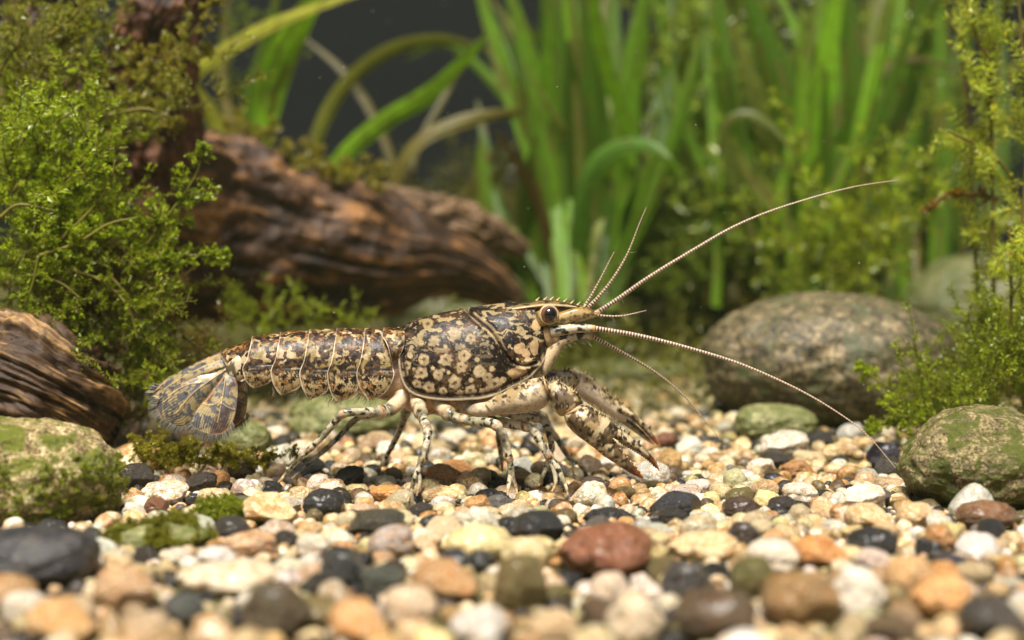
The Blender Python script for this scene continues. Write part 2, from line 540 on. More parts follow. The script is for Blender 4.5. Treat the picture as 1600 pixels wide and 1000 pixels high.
stone(B, (488, 858, 56, 46), "white", "white tan-blotched pebble above the dark slate-green stone", amt=0.6, shape=10)
stone(B, (345, 908, 172, 56), (228, 210, 176), "long pale cream stone lying right of the pinkish stone", amt=0.5, shape=5)
stone(B, (190, 926, 98, 72), "pinkish", "pinkish tan blurred stone right of the black oval cobble", amt=0.6, shape=3)
stone(B, (90, 978, 120, 76), (214, 168, 104), "blurred orange-tan stone below the black oval cobble", amt=0.6, shape=6)
stone(B, (430, 962, 124, 92), (88, 78, 56), "large blurred dark brown stone at the bottom edge", amt=0.9, shape=8)
stone(B, (642, 958, 94, 78), (228, 202, 166), "blurred pinkish white stone below the tan blotched stone", amt=0.5, shape=10)
stone(B, (560, 980, 104, 84), (222, 170, 106), "blurred orange stone left of the pinkish white stone", amt=0.7, shape=6)
stone(B, (955, 927, 64, 62), (230, 208, 180), "pinkish white round pebble just below the rust-brown stone", amt=0.5, shape=3)
stone(B, (745, 984, 96, 66), (214, 206, 194), "blurred greyish white stone below the olive-brown egg-shaped stone", amt=0.3, shape=5)
stone(B, (1000, 972, 104, 78), (226, 204, 168), "blurred cream stone below the pinkish white round pebble", amt=0.3, shape=8)
stone(B, (1122, 968, 134, 92), (92, 74, 50), "blurred dark brown stone below the dark grey stone", amt=0.8, shape=0)
stone(B, (1258, 944, 132, 92), (160, 126, 74), "blurred olive-tan stone left of the round plain white stone", amt=0.7, shape=3)
stone(B, (1562, 972, 110, 76), (72, 66, 58), "blurred dark grey stone in the lower right corner", amt=0.5, shape=6)
stone(B, (32, 955, 76, 56), (230, 216, 192), "blurred white stone under the left end of the black cobble", amt=0.3, shape=10)
stone(B, (225, 985, 84, 60), (208, 180, 140), "blurred tan stone at the bottom edge below the pinkish stone", amt=0.4, shape=1)
stone(B, (1400, 985, 90, 56), (104, 84, 56), "blurred brown stone below the round plain white stone", amt=0.6, shape=4)
stone(B, (868, 985, 84, 60), (202, 172, 126), "blurred sandy stone between the greyish white and the cream stone", amt=0.4, shape=9)
N_HAND = len(HAND)

# ================================================================== ROCKS
def rock_mat(name, stops, alg=None, alg_range=(0.5, 0.62), scale=1.0, speck=0.5, rough=0.5, bump=0.5):
    """mottled stone: stops are the colours from dark to light; alg an algae colour"""
    m = Mat(name, rough, 0.5)
    v = m.coord("Object", scale=(scale,) * 3)
    n1 = m.noise(v, 2.6, 6, 0.7, 0.3)
    n2 = m.noise(v, 9.0, 5, 0.7)
    f = m.math('ADD', m.math('MULTIPLY', n1, 0.5), m.math('MULTIPLY', n2, 0.5))
    k = len(stops)
    c = m.ramp(f, *[(0.40 + 0.20 * i / (k - 1), s) for i, s in enumerate(stops)])
    vo = m.voro(v, 6.0)
    c = m.mix(m.math('MULTIPLY', m.ramp(vo.outputs["Distance"], (0.15, 1), (0.35, 0)), speck), c, stops[0])
    vo2 = m.voro(v, 9.0)
    c = m.mix(m.math('MULTIPLY', m.ramp(vo2.outputs["Distance"], (0.12, 1), (0.26, 0)), speck), c, stops[-1])
    if alg is not None:
        a = m.ramp(m.noise(v, 1.1, 6, 0.7, 0.8), (alg_range[0], 0), (alg_range[1], 1))
        c = m.mix(a, c, m.mix(m.noise(v, 8, 3), alg * 0.5, alg * 1.3))
    m.color(c)
    m.bump(m.math('ADD', n2, m.math('MULTIPLY', vo.outputs["Distance"], 0.4)), bump, 0.08)
    return m.m
def rock(name, box, Y, mat, label, category="rock", deep=0.9, seed=1, lump=0.2, planes=0, power=2.3, level=6, tilt=0, sink=0.25, group=None, fine=0.022, freq=1.1):
    """box = (x0, y0, x1, y1) of its outline in the photo, standing at depth Y"""
    x0, y0, x1, y1 = box
    s = cmpx(Y)
    rx, rz = (x1 - x0) * s / 2, (y1 - y0) * s / 2
    V, F = stone_shape(level, seed, lump, planes, power, freq)
    d = V / np.linalg.norm(V, axis=1)[:, None]
    V = V * (1 + fine * (fbm(d * 7 + seed, 4, seed) - 0.5) * 2)[:, None]
    c = P((x0 + x1) / 2, (y0 + y1) / 2, Y)
    bottom = float(ground_h(c[0], c[1])) - sink * rz
    top = c[2] + rz
    rz2 = (top - bottom) / 2
    V = V * np.array([rx, rx * deep, rz2])
    if tilt:
        ct, st = math.cos(tilt), math.sin(tilt)
        V = V @ np.array([[ct, 0, -st], [0, 1, 0], [st, 0, ct]])
    o = mesh_obj(name, V, F, mat)
    o.location = (c[0], c[1], bottom + rz2)
    o["_origin"] = tuple(o.location)
    o["label"], o["category"] = label, category
    if group:
        o["group"] = group
    HAND.append((c[0], c[1], rx * 0.9))
    return o
brown_grey = [lin(52, 46, 36), lin(98, 86, 66), lin(140, 122, 94), lin(176, 156, 122)]
M_BOULDER = rock_mat("boulder_stone", [lin(30, 27, 19), lin(72, 64, 42), lin(112, 100, 70), lin(180, 158, 118)], lin(84, 88, 54), (0.50, 0.62), 1.0, 0.85)
M_FAR = rock_mat("algae_film_stone", [lin(70, 70, 42), lin(104, 102, 64), lin(128, 124, 80)], lin(86, 94, 44), (0.4, 0.6), 0.6, 0.2)
M_LEFT = rock_mat("pale_flaky_stone", [lin(68, 56, 36), lin(146, 122, 76), lin(204, 180, 126), lin(230, 214, 170)], lin(118, 124, 36), (0.47, 0.56), 1.5, 0.9, 0.4, 1.0)
M_RIGHT = rock_mat("algae_rock", [lin(52, 46, 30), lin(106, 92, 58), lin(156, 138, 94), lin(200, 184, 136)], lin(92, 98, 28), (0.46, 0.56), 1.9, 0.6, 0.35, 0.8)
M_BLACK = rock_mat("black_cobble_stone", [lin(30, 30, 32), lin(48, 46, 46), lin(62, 58, 58), lin(92, 84, 70)], None, scale=0.9, speck=0.35, rough=0.45)
M_GREEN = rock_mat("green_algae_stone", [lin(64, 66, 34), lin(108, 108, 60), lin(146, 144, 92), lin(186, 180, 130)], lin(98, 106, 48), (0.48, 0.60), 1.8, 0.75)

rock("boulder", (1092, 454, 1500, 690), 12.8, M_BOULDER, "large rounded brown speckled boulder behind the long antennae", "boulder", 0.85, 4, 0.07, 0, 2.1)
rock("boulder", (1396, 385, 1720, 560), 27.0, M_FAR, "blurred olive boulder far behind at the right edge", "boulder", 0.8, 5, 0.16, 0, 2.3)
rock("rock", (1139, 630, 1276, 708), 8.6, M_GREEN, "small green algae-covered rock in front of the large brown boulder", deep=0.8, seed=9, lump=0.16)
rock("rock", (1404, 634, 1680, 812), -1.6, M_RIGHT, "mossy speckled rock cut by the right edge", deep=0.85, seed=12, lump=0.2, power=2.2, fine=0.04)
rock("rock", (-120, 647, 190, 850), -3.6, M_LEFT, "big pale rock with mossy foot at the left edge", deep=0.8, seed=17, lump=0.2, fine=0.05)
rock("cobble", (-60, 821, 162, 945), -9.6, M_BLACK, "smooth black oval cobble in the lower left corner", "cobble", 0.8, 21, 0.12, 0, 2.3, fine=0.02)
rock("rock", (605, 405, 830, 520), 27.0, M_FAR, "dim olive rock below the driftwood tip behind the crayfish", deep=0.9, seed=24, lump=0.22)
rock("rock", (440, 618, 640, 700), 9.5, M_GREEN, "low greenish rock behind the belly and hind legs", deep=0.8, seed=27, lump=0.2)
rock("rock", (330, 655, 425, 715), 5.0, M_GREEN, "pale green blotched stone just behind the tail fan", deep=0.8, seed=29, lump=0.2)
rock("rock", (640, 640, 790, 700), 13.0, M_GREEN, "blurred green rock behind the middle walking legs", deep=0.8, seed=31, lump=0.2)
rock("rock", (880, 560, 1090, 640), 25.0, M_FAR, "blurred low olive mound behind the claws", deep=0.9, seed=33, lump=0.2)
rock("rock", (690, 520, 900, 600), 32.0, M_FAR, "far olive stone hidden partly behind the carapace", deep=0.9, seed=35, lump=0.2)
moss_hosts = [rock("rock", (296, 792, 402, 862), -4.2, M_GREEN, "moss-grown stone left of the large cream and tan stone", deep=0.7, seed=37, lump=0.25),
              rock("rock", (178, 818, 338, 900), -6.6, M_GREEN, "flat moss-grown stone right of the black oval cobble", deep=0.7, seed=39, lump=0.25)]

# ================================================================== GRAVEL
cells = {}
def put_cell(x, y, r):
    cells.setdefault((int(math.floor(x)), int(math.floor(y))), []).append((x, y, r))
BIGC = [h for h in HAND if h[2] > 1.2]
for h in HAND:
    if h[2] <= 1.2:
        put_cell(*h)
def free(x, y, r, k):
    for (a, b, q) in BIGC:
        if (a - x) ** 2 + (b - y) ** 2 < (q + r * 0.4) ** 2:
            return False
    i, j = int(math.floor(x)), int(math.floor(y))
    for di in (-2, -1, 0, 1, 2):
        for dj in (-2, -1, 0, 1, 2):
            for (a, b, q) in cells.get((i + di, j + dj), ()):
                if (a - x) ** 2 + (b - y) ** 2 < ((q + r) * k) ** 2:
                    return False
    return True
rg = random.Random(11)
names = ["white", "cream", "pale_yellow", "tan", "orange", "rust", "brown", "pinkish", "dark", "black", "grey", "olive", "bluish"]
wts = [27, 36, 7, 11, 2.5, 0.5, 4, 3, 8, 9, 3, 3, 0.3]
GR = []
def scatter(r0, r1, tries, ya, yb, k=0.95):
    for _ in range(tries):
        Y = ya + (yb - ya) * rg.random()
        hw = (CAMD + Y) * 0.345 + 0.8
        X = rg.uniform(-hw, hw)
        r = rg.uniform(r0, r1)
        if free(X, Y, r, k):
            put_cell(X, Y, r)
            GR.append((X, Y, r))
scatter(0.36, 0.46, 160, -15, 20)
scatter(0.27, 0.36, 600, -15, 24)
scatter(0.19, 0.27, 7000, -15, 24)
scatter(0.13, 0.19, 20000, -14.5, 14, 0.93)
scatter(0.08, 0.13, 32000, -11, 4, 0.92)
scatter(0.05, 0.08, 22000, -7, 1.5, 0.92)
def seen(X, Y, r):
    x, y = pix((X, Y, float(ground_h(X, Y)) + r * 0.5))
    return x, y, r / cmpx(Y) * 2
inv = []
for k, (X, Y, r) in enumerate(GR):
    x, y, w = seen(X, Y, r)
    if -10 < x < 1610 and 560 < y < 1000 and Y < 9:
        # what stands in front of it in the picture
        if (x < 190 and y < 830) or (x > 1405 and y < 800) or (x < 160 and 822 < y < 930):
            continue
        inv.append((w * (1.0 if Y > -9 else 0.9), k))
inv.sort(reverse=True)
single = [k for _, k in inv[:300 - N_HAND]]
single_set = set(single)
def pick():
    n = rg.choices(names, wts)[0]
    c = np.array(PAL[n], float) * rg.uniform(0.78, 1.02) + np.array([rg.uniform(-1, 1), 0, rg.uniform(-1, 1)]) * np.array(PAL[n], float).mean() * 0.05
    return n, np.clip(c, 12, 240)
# single pebbles
LANDMARKS = [(945, 866, "big rust-brown oval stone"), (746, 853, "pale yellow oval stone"), (1055, 791, "angular black rock"), (1352, 930, "round plain white stone"),
             (1367, 853, "black pebble with pale dots"), (1490, 760, "mossy right rock"), (80, 885, "black oval cobble"), (207, 722, "brown-patched cream stone"), (503, 790, "shiny black pebble"),
             (815, 918, "olive-brown egg-shaped stone"), (1476, 937, "smooth orange stone"), (345, 908, "long pale cream stone"), (1231, 698, "white stone before the boulder"),
             (1010, 745, "hanging claw tips"), (430, 760, "hindmost leg tip"), (640, 785, "second leg foot"), (875, 772, "front leg feet"), (1158, 796, "dark brown flecked pebble"),
             (1180, 908, "green algae-covered stone"), (537, 892, "dark slate-green stone"), (697, 914, "tan blotched stone"), (1098, 858, "wide cream-white stone"), (300, 690, "tail fan"), (1436, 808, "yellowish tan pebble")]
ORD = ["first", "second", "third", "fourth", "fifth", "sixth", "seventh", "eighth", "ninth", "tenth", "eleventh", "twelfth"]
todo = {}
for k in single:
    X, Y, r = GR[k]
    n, c = pick()
    fl, el = rg.uniform(0.55, 0.85), rg.uniform(0.78, 1.0)
    o = bpy.data.objects.new("pebble", SHAPES[rg.randrange(len(SHAPES))])
    COL.objects.link(o)
    o.scale = (r * 1.04, r * 1.04 * el, r * fl)
    o.location = (X, Y, float(ground_h(X, Y)) + r * fl * rg.uniform(0.45, 0.85))
    o.rotation_euler = (rg.uniform(-.25, .25), rg.uniform(-.25, .25), rg.uniform(0, 6.28))
    o.color = (*lin(*c), rg.choice((0.2, 0.45, 0.7, 0.95)))
    o["category"], o["group"] = "pebble", "pebbles of the gravel bed"
    x, y = pix(o.location)
    w = r / cmpx(Y) * 2
    ax, ay, lm = min(LANDMARKS, key=lambda q: (q[0] - x) ** 2 + (1.6 * (q[1] - y)) ** 2)
    dx, dy = x - ax, 1.6 * (y - ay)
    rel = ("right of the" if dx > 0 else "left of the") if abs(dx) > abs(dy) else ("in front of the" if dy > 0 else "behind the")
    size = "small" if w < 52 else "middling" if w < 72 else "large"
    todo.setdefault(f"{size} {WORD[n]} pebble {rel} {lm}", []).append((x, o))
for key, lst in todo.items():
    lst.sort(key=lambda q: q[0])
    for i, (x, o) in enumerate(lst):
        o["label"] = key if len(lst) == 1 else f"{key}, {ORD[min(i, 11)]} from left"
# the countless rest
Vs, Fs, Cs, As, nv = [], [], [], [], 0
tmpl = {l: [stone_shape(l, 60 + q, 0.2, (0, 3, 6)[q % 3], 2.15) for q in range(8)] for l in (1, 2)}
for k, (X, Y, r) in enumerate(GR):
    if k in single_set:
        continue
    lev = 2 if (r / cmpx(Y) > 11) else 1
    V, F = tmpl[lev][rg.randrange(8)]
    fl, el = rg.uniform(0.65, 0.98), rg.uniform(0.75, 1.0)
    a = rg.uniform(0, 6.28); b = rg.uniform(-.4, .4)
    R = np.array([[math.cos(a), -math.sin(a), 0], [math.sin(a), math.cos(a), 0], [0, 0, 1]]) @ np.array([[1, 0, 0], [0, math.cos(b), -math.sin(b)], [0, math.sin(b), math.cos(b)]])
    V = (V * np.array([1.06, 1.06 * el, fl]) * r) @ R.T + np.array([X, Y, float(0)])
    V[:, 2] += r * fl * rg.uniform(0.2, 0.75)
    n, c = pick()
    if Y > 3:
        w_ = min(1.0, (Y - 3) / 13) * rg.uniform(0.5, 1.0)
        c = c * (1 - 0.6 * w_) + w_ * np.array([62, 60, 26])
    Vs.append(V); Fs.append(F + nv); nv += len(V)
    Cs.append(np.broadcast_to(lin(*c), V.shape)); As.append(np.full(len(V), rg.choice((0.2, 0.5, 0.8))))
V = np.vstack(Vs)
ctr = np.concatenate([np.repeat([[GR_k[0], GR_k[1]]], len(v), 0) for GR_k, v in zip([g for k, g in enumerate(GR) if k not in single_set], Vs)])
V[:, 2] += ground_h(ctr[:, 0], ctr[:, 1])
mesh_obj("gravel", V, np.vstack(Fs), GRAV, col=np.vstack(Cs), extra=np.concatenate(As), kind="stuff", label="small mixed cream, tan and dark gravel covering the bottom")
print("gravel", len(GR), "single", len(single), "tris", sum(len(f) for f in Fs))

# ================================================================== CRAYFISH
DARK, CREAM, OLIVE, AMBER, PALE, PINK = lin(27, 19, 13), lin(196, 172, 132), lin(138, 118, 70), lin(150, 96, 40), lin(222, 202, 170), lin(206, 172, 140)
def shell_mat(name, rough=0.42, sss=0.0, coat=0.05, bump=0.15, transl=0.0):
    m = Mat(name, rough, 0.5)
    a = m.attr("Col")
    v = m.coord("Object")
    c = m.mix(m.ramp(m.noise(v, 26, 3), (0.4, 0), (0.7, 0.25)), a.outputs["Color"], lin(30, 20, 12))
    m.color(c)
    m.bump(m.noise(v, 17, 4, 0.6), bump * 2.2, 0.03)
    m.b.inputs["Coat Weight"].default_value = coat
    m.b.inputs["Coat Roughness"].default_value = 0.2
    m.put(m.b.inputs['Roughness'], m.ramp(m.noise(v, 7, 4), (0.35, rough - 0.1), (0.7, rough + 0.2)))
    m.b.inputs['Specular IOR Level'].default_value = 0.3
    if sss:
        m.b.inputs["Subsurface Weight"].default_value = sss
        m.b.inputs["Subsurface Radius"].default_value = (0.12, 0.07, 0.04)
        m.b.inputs["Subsurface Scale"].default_value = 1.0
    if transl:
        m.b.inputs["Transmission Weight"].default_value = transl
    return m.m
M_SHELL = shell_mat("crayfish_shell")
M_LIMB = shell_mat("crayfish_limb", 0.32, 0.0, 0.3)
M_SKIN = shell_mat("crayfish_skin", 0.4, 0.0, 0.2)
CRAY = empty("crayfish", P(640, 770, 0), "marbled brown crayfish with pale-edged tail plates walking right over the gravel", "crayfish")

def arch(x, top, bot, w, m, Y0=0.0, phi=115.0, power=1.0):
    """cross-section arches: arrays over stations -> pixel positions (n,m,2), depth Y (n,m), fraction a (m)"""
    u = np.linspace(-1, 1, m)
    ph = np.radians(phi) * u
    cz = (1 - np.cos(ph)) / (1 - math.cos(math.radians(phi)))      # 0 top .. 1 bottom
    y = top[:, None] + (bot - top)[:, None] * cz[None, :]
    Y = Y0 + w[:, None] * (np.sign(np.sin(ph)) * np.abs(np.sin(ph)) ** power)[None, :]
    return np.broadcast_to(x[:, None], y.shape), y, Y, u, cz
def warp(p, amt, sc, s=0):
    return p + amt * (np.stack([vnoise(p * sc + 5.2 * k, s + k) for k in range(3)], -1) - 0.5)
def normals_grid(V):
    du, dv = np.gradient(V, axis=0), np.gradient(V, axis=1)
    n = np.cross(du, dv)
    return n / (np.linalg.norm(n, axis=-1)[..., None] + 1e-12)

# ---- carapace
n, m = 340, 260
t = np.linspace(0, 1, n)
xs = 621 + (862 - 621) * (0.5 - 0.5 * np.cos(np.pi * (0.06 + 0.94 * t) )) / 1.0
xs = 621 + (xs - xs[0]) / (xs[-1] - xs[0]) * (862 - 621)
top = curve([621, 630, 643, 672, 702, 728, 762, 803, 835, 844, 850, 856, 862], [513, 508, 502, 492, 486, 482.5, 476, 472, 472, 482, 496, 512, 534], xs)
bot = curve([621, 623, 626, 632, 640, 652, 675, 704, 745, 774, 803, 829, 846, 855, 862], [545, 570, 588, 603, 612, 618.5, 624, 626, 624, 618, 604, 589, 569, 555, 540], xs)
wid = curve([621, 630, 650, 690, 740, 790, 825, 845, 862], [0.74, 0.84, 0.96, 1.07, 1.10, 1.0, 0.84, 0.66, 0.34], xs)
X, Yp, D, u, cz = arch(xs, top, bot, wid, m, 0, 112, 0.9)
px = np.stack([X, Yp], -1)
V = P(X, Yp, D)
nrm = normals_grid(V)
nrm *= np.sign((nrm * (V - V.mean((0, 1)))).sum(-1).mean())
groove = spline([(726, 480), (738, 492), (752, 504), (767, 517), (777, 530), (786, 547), (794, 560), (806, 568), (822, 571), (838, 566)], 60)
gd, gs = polydist(px, groove)
rim_line = np.stack([xs, bot], -1)
rd, _ = polydist(px, rim_line[::4])
post_line = np.array([(621, 513), (621, 545)])
pd, _ = polydist(px, post_line)
rd = np.minimum(rd, pd)
dist = -0.045 * np.exp(-(gd / 2.6) ** 2) + 0.030 * np.exp(-((gd - 5.5) / 3.2) ** 2)
dist += 0.02 * np.exp(-((rd - 1.5) / 2.2) ** 2) - 0.02 * np.exp(-((rd - 8.0) / 2.6) ** 2)
cheek = np.exp(-(((X - 805) / 17) ** 2 + ((Yp - 582) / 11) ** 2))
dist += 0.05 * cheek
q = np.stack([V[..., 0], np.abs(V[..., 1]), V[..., 2]], -1)
dist += 0.02 * (fbm(q * 4, 3, 2) - 0.5)
V = V + nrm * dist[..., None]
# marbling: dark network with pale rosettes low down, blotches and flecks above
low = sstep(0.22, 0.62, np.broadcast_to(cz[None, :], X.shape))
ROS = [(215, 420, 46), (200, 492, 46), (335, 420, 50), (430, 398, 46), (414, 460, 42), (295, 500, 40), (240, 570, 42), (380, 545, 54), (318, 590, 32), (466, 588, 42), (516, 486, 50), (556, 516, 44), (178, 552, 36), (122, 452, 34),
       (112, 496, 26), (140, 396, 24), (598, 550, 50), (270, 322, 42), (380, 284, 50), (466, 304, 38), (236, 228, 40), (150, 352, 18), (320, 476, 18), (348, 490, 14), (262, 466, 16), (470, 530, 18), (410, 600, 26), (530, 590, 26), (500, 420, 20),
       (580, 470, 22), (640, 530, 26), (330, 350, 16), (200, 330, 22), (430, 350, 14), (300, 260, 20), (560, 580, 24), (160, 470, 14)]
ros = np.zeros(X.shape); core = np.zeros(X.shape)
jag = 0.30 * (fbm(np.stack([X, Yp, 0 * X], -1) / 7.0, 4, 8) - 0.5)
for i, (ax, ay, ar) in enumerate(ROS):
    vx, vy = X - (600 + ax / 3.448), (Yp - (440 + ay / 3.448)) * 1.05
    ra = ar / 3.448 * 0.80
    dd = np.hypot(vx, vy) / ra
    ang = np.arctan2(vy, vx)
    k_ = 5 + i % 3
    dd2 = dd * (1 + (0.04 + 0.09 * ((i * 7) % 5) / 4) * np.cos(ang * k_ + i)) + jag * 2.2
    ros = np.maximum(ros, 1 - sstep(0.70, 1.04, dd2))
    if ar > 30:
        cc = (1 - sstep(0.10, 0.28, dd2)) + 0.25 * (1 - sstep(0.2, 0.5, dd2)) * sstep(0.55, 0.9, 0.5 + 0.5 * np.cos(ang * k_ + i + np.pi))
        core = np.maximum(core, np.clip(cc, 0, 1))
rid = vnoise(q * 2, 4)
wq = warp(q * 7.0, 1.4, 0.8, 9)
blot = sstep(0.575, 0.605, fbm(wq * np.array([0.75, 1.0, 1.4]), 5, 21))
g1, _, gid, _ = worley(q * 12.0, 31)
fleck = (1 - sstep(0.12, 0.24, g1)) * (gid > 0.35)
pale = CREAM * (0.45 + 1.05 * fbm(q * 9, 4, 40))[..., None]
tone = mixc(OLIVE * np.ones(X.shape + (3,)), pale, np.clip(0.35 + 0.65 * low + 0.3 * (vnoise(q * 5, 3) - 0.5), 0, 1))
dk = mixc(DARK * np.ones(X.shape + (3,)), lin(78, 52, 28) * np.ones(X.shape + (3,)), sstep(0.5, 0.75, fbm(q * 5, 3, 60)))
colr = dk.copy()
rear = 1 - sstep(770, 790, X - 0.35 * (Yp - 540))
colr = mixc(colr, tone, blot * (1 - 0.85 * low * rear) * 0.9)
colr = mixc(colr, tone, ros * 0.92)
h1, _, hid, _ = worley(warp(q * 15.0, 0.6, 5, 3), 43)
mic = (1 - sstep(0.2, 0.36, h1)) * (hid > 0.55)
colr = mixc(colr, np.where((ros > 0.5)[..., None], lin(86, 62, 36), lin(150, 122, 74)) * np.ones(X.shape + (3,)), mic * 0.5)
colr = mixc(colr, lin(70, 46, 26) * np.ones(X.shape + (3,)), core * ros * 0.85)
colr = mixc(colr, pale, fleck * (1 - ros) * 0.65)
for (ax, ay, sx, sy) in ((806, 582, 17, 10), (822, 553, 9, 8), (834, 543, 8, 12), (812, 545, 9, 10), (838, 508, 9, 9)):
    e = ((X - ax) / sx) ** 2 + ((Yp - ay) / sy) ** 2 + 1.0 * (vnoise(q * 7, 12) - 0.5)
    sp = 1 - sstep(0.75, 1.05, e)
    colr = mixc(colr, pale * np.array([1.02, 0.92, 0.82]), sp)
colr = mixc(colr, DARK * np.ones(X.shape + (3,)), 0.9 * np.exp(-((rd - 7.5) / 2.2) ** 2))
colr = mixc(colr, PALE * np.ones(X.shape + (3,)), (1 - sstep(2.2, 4.0, rd)) * 0.85)
colr = mixc(colr, lin(96, 76, 46) * np.ones(X.shape + (3,)), np.exp(-((rd - 4.2) / 0.9) ** 2) * 0.5)
colr = mixc(colr, DARK * 0.7 * np.ones(X.shape + (3,)), np.exp(-(gd / 1.6) ** 2) * 0.8)
colr = mixc(colr, pale, np.exp(-((gd - 3.6) / 1.2) ** 2) * 0.75 * sstep(0.30, 0.5, vnoise(q * 6, 77)))
mesh_obj("carapace", V.reshape(-1, 3), grid_faces(n, m)[:, ::-1], M_SHELL, CRAY, colr.reshape(-1, 3))

# ---- rostrum with its edge spines
def loft(up, lo, Y, thick, nn=80, mm=40, Yend=None, power=1.0):
    """solid between an upper and a lower outline (photo pixels), elliptic across; thick = half depth in cm (list along it)"""
    U, L = spline(up, nn), spline(lo, nn)
    tt = np.linspace(0, 1, nn)
    Yc = Y + (0 if Yend is None else (Yend - Y)) * tt if np.isscalar(Y) else curve(np.linspace(0, 1, len(Y)), Y, tt)
    th = curve(np.linspace(0, 1, len(thick)), thick, tt)
    A, Bv = P(U[:, 0], U[:, 1], Yc), P(L[:, 0], L[:, 1], Yc)
    c, h = (A + Bv) / 2, (A - Bv) / 2
    an = np.linspace(0, 2 * np.pi, mm, endpoint=False)
    ca, sa = np.cos(an), np.sign(np.sin(an)) * np.abs(np.sin(an)) ** power
    V = c[:, None] + h[:, None] * ca[None, :, None] + th[:, None, None] * sa[None, :, None] * np.array([0, -1.0, 0])
    F = [grid_faces(nn, mm, True)]
    k = nn * mm
    V = np.vstack([V.reshape(-1, 3), c[:1], c[-1:]])
    j = np.arange(mm); j2 = (j + 1) % mm
    F += [np.stack([np.full(mm, k), j2, j], -1), np.stack([np.full(mm, k + 1), (nn - 1) * mm + j, (nn - 1) * mm + j2], -1)]
    s = np.concatenate([np.repeat(tt, mm), [0, 1]]); a = np.concatenate([np.tile(an, nn), [0, 0]])
    return V, F, s, a
def full(c, k):
    return np.broadcast_to(c, (k, 3)).astype(float).copy()
V, F, s, a = loft([(800, 475), (846, 469), (870, 469.5), (890, 472.5), (908, 477), (930, 485)], [(800, 490), (846, 485), (870, 485), (890, 485), (908, 485.5), (930, 486.5)], 0.0, [0.5, 0.46, 0.36, 0.26, 0.16, 0.02], 90, 40)
c = full(lin(120, 98, 52), len(V))
pxs = np.array([pix(v) for v in V])
zz = np.cos(a)
c = mixc(c, full(DARK, len(V)), sstep(0.45, 0.6, fbm(V * np.array([9, 9, 14]), 3, 5)) * 0.9)
c = mixc(c, full(PALE * np.array([1, .9, .75]), len(V)), np.exp(-((zz - 0.15) / 0.16) ** 2))
c = mixc(c, full(PALE * np.array([1, .85, .65]), len(V)), sstep(0.86, 1.0, s))
mesh_obj("rostrum", V, F, M_SHELL, CRAY, c)
sp = Soup()
for k, (x, y) in enumerate([(838, 469), (850, 468), (860, 468), (870, 469), (881, 471), (892, 473.5), (902, 476), (912, 479)]):
    for yy, sgn in ((-0.16, -1), (0.16, 1)):
        A = P(x, y + 1.5, yy); T = P(x + 5, y - 4.5, yy * 1.15)
        V, F, s, a = tube(np.linspace(A, T, 5), np.linspace(0.035, 0.004, 5), 7)
        sp.add(V, F, PALE * np.array([1, .88, .7]))
sp.build("rostrum_spines", M_SHELL, CRAY, kind="stuff")

# ---- underside: one continuous pale body below the plates
xs = np.linspace(360, 862, 160)
lo = curve([360, 400, 450, 520, 580, 620, 650, 700, 760, 800, 835, 862], [588, 592, 598, 607, 617, 634, 645, 650, 648, 630, 598, 552], xs)
up = curve([360, 400, 600, 700, 830, 850, 862], [552, 545, 535, 520, 512, 525, 540], xs)
wd = curve([360, 420, 560, 640, 740, 820, 862], [0.35, 0.5, 0.62, 0.72, 0.78, 0.6, 0.3], xs)
an = np.linspace(0, 2 * np.pi, 48, endpoint=False)
yc, hh = (up + lo) / 2, (lo - up) / 2
YY = wd[:, None] * np.sin(an)[None]
V = P(np.broadcast_to(xs[:, None], YY.shape), yc[:, None] - hh[:, None] * np.cos(an)[None], YY)
V[..., 2] += 0.02 * np.sin(xs / 12.0 * 2 * np.pi / 2)[:, None] * np.clip(-np.cos(an), 0, 1)[None]
V = V.reshape(-1, 3)
c = full(PINK, len(V)) * (0.85 + 0.3 * fbm(V * 5, 3, 6))[:, None]
c = mixc(c, full(lin(84, 54, 30), len(V)), sstep(0.62, 0.7, fbm(V * 6, 3, 16)) * 0.7)
mesh_obj("body", V, grid_faces(160, 48, True), M_SKIN, CRAY, c)

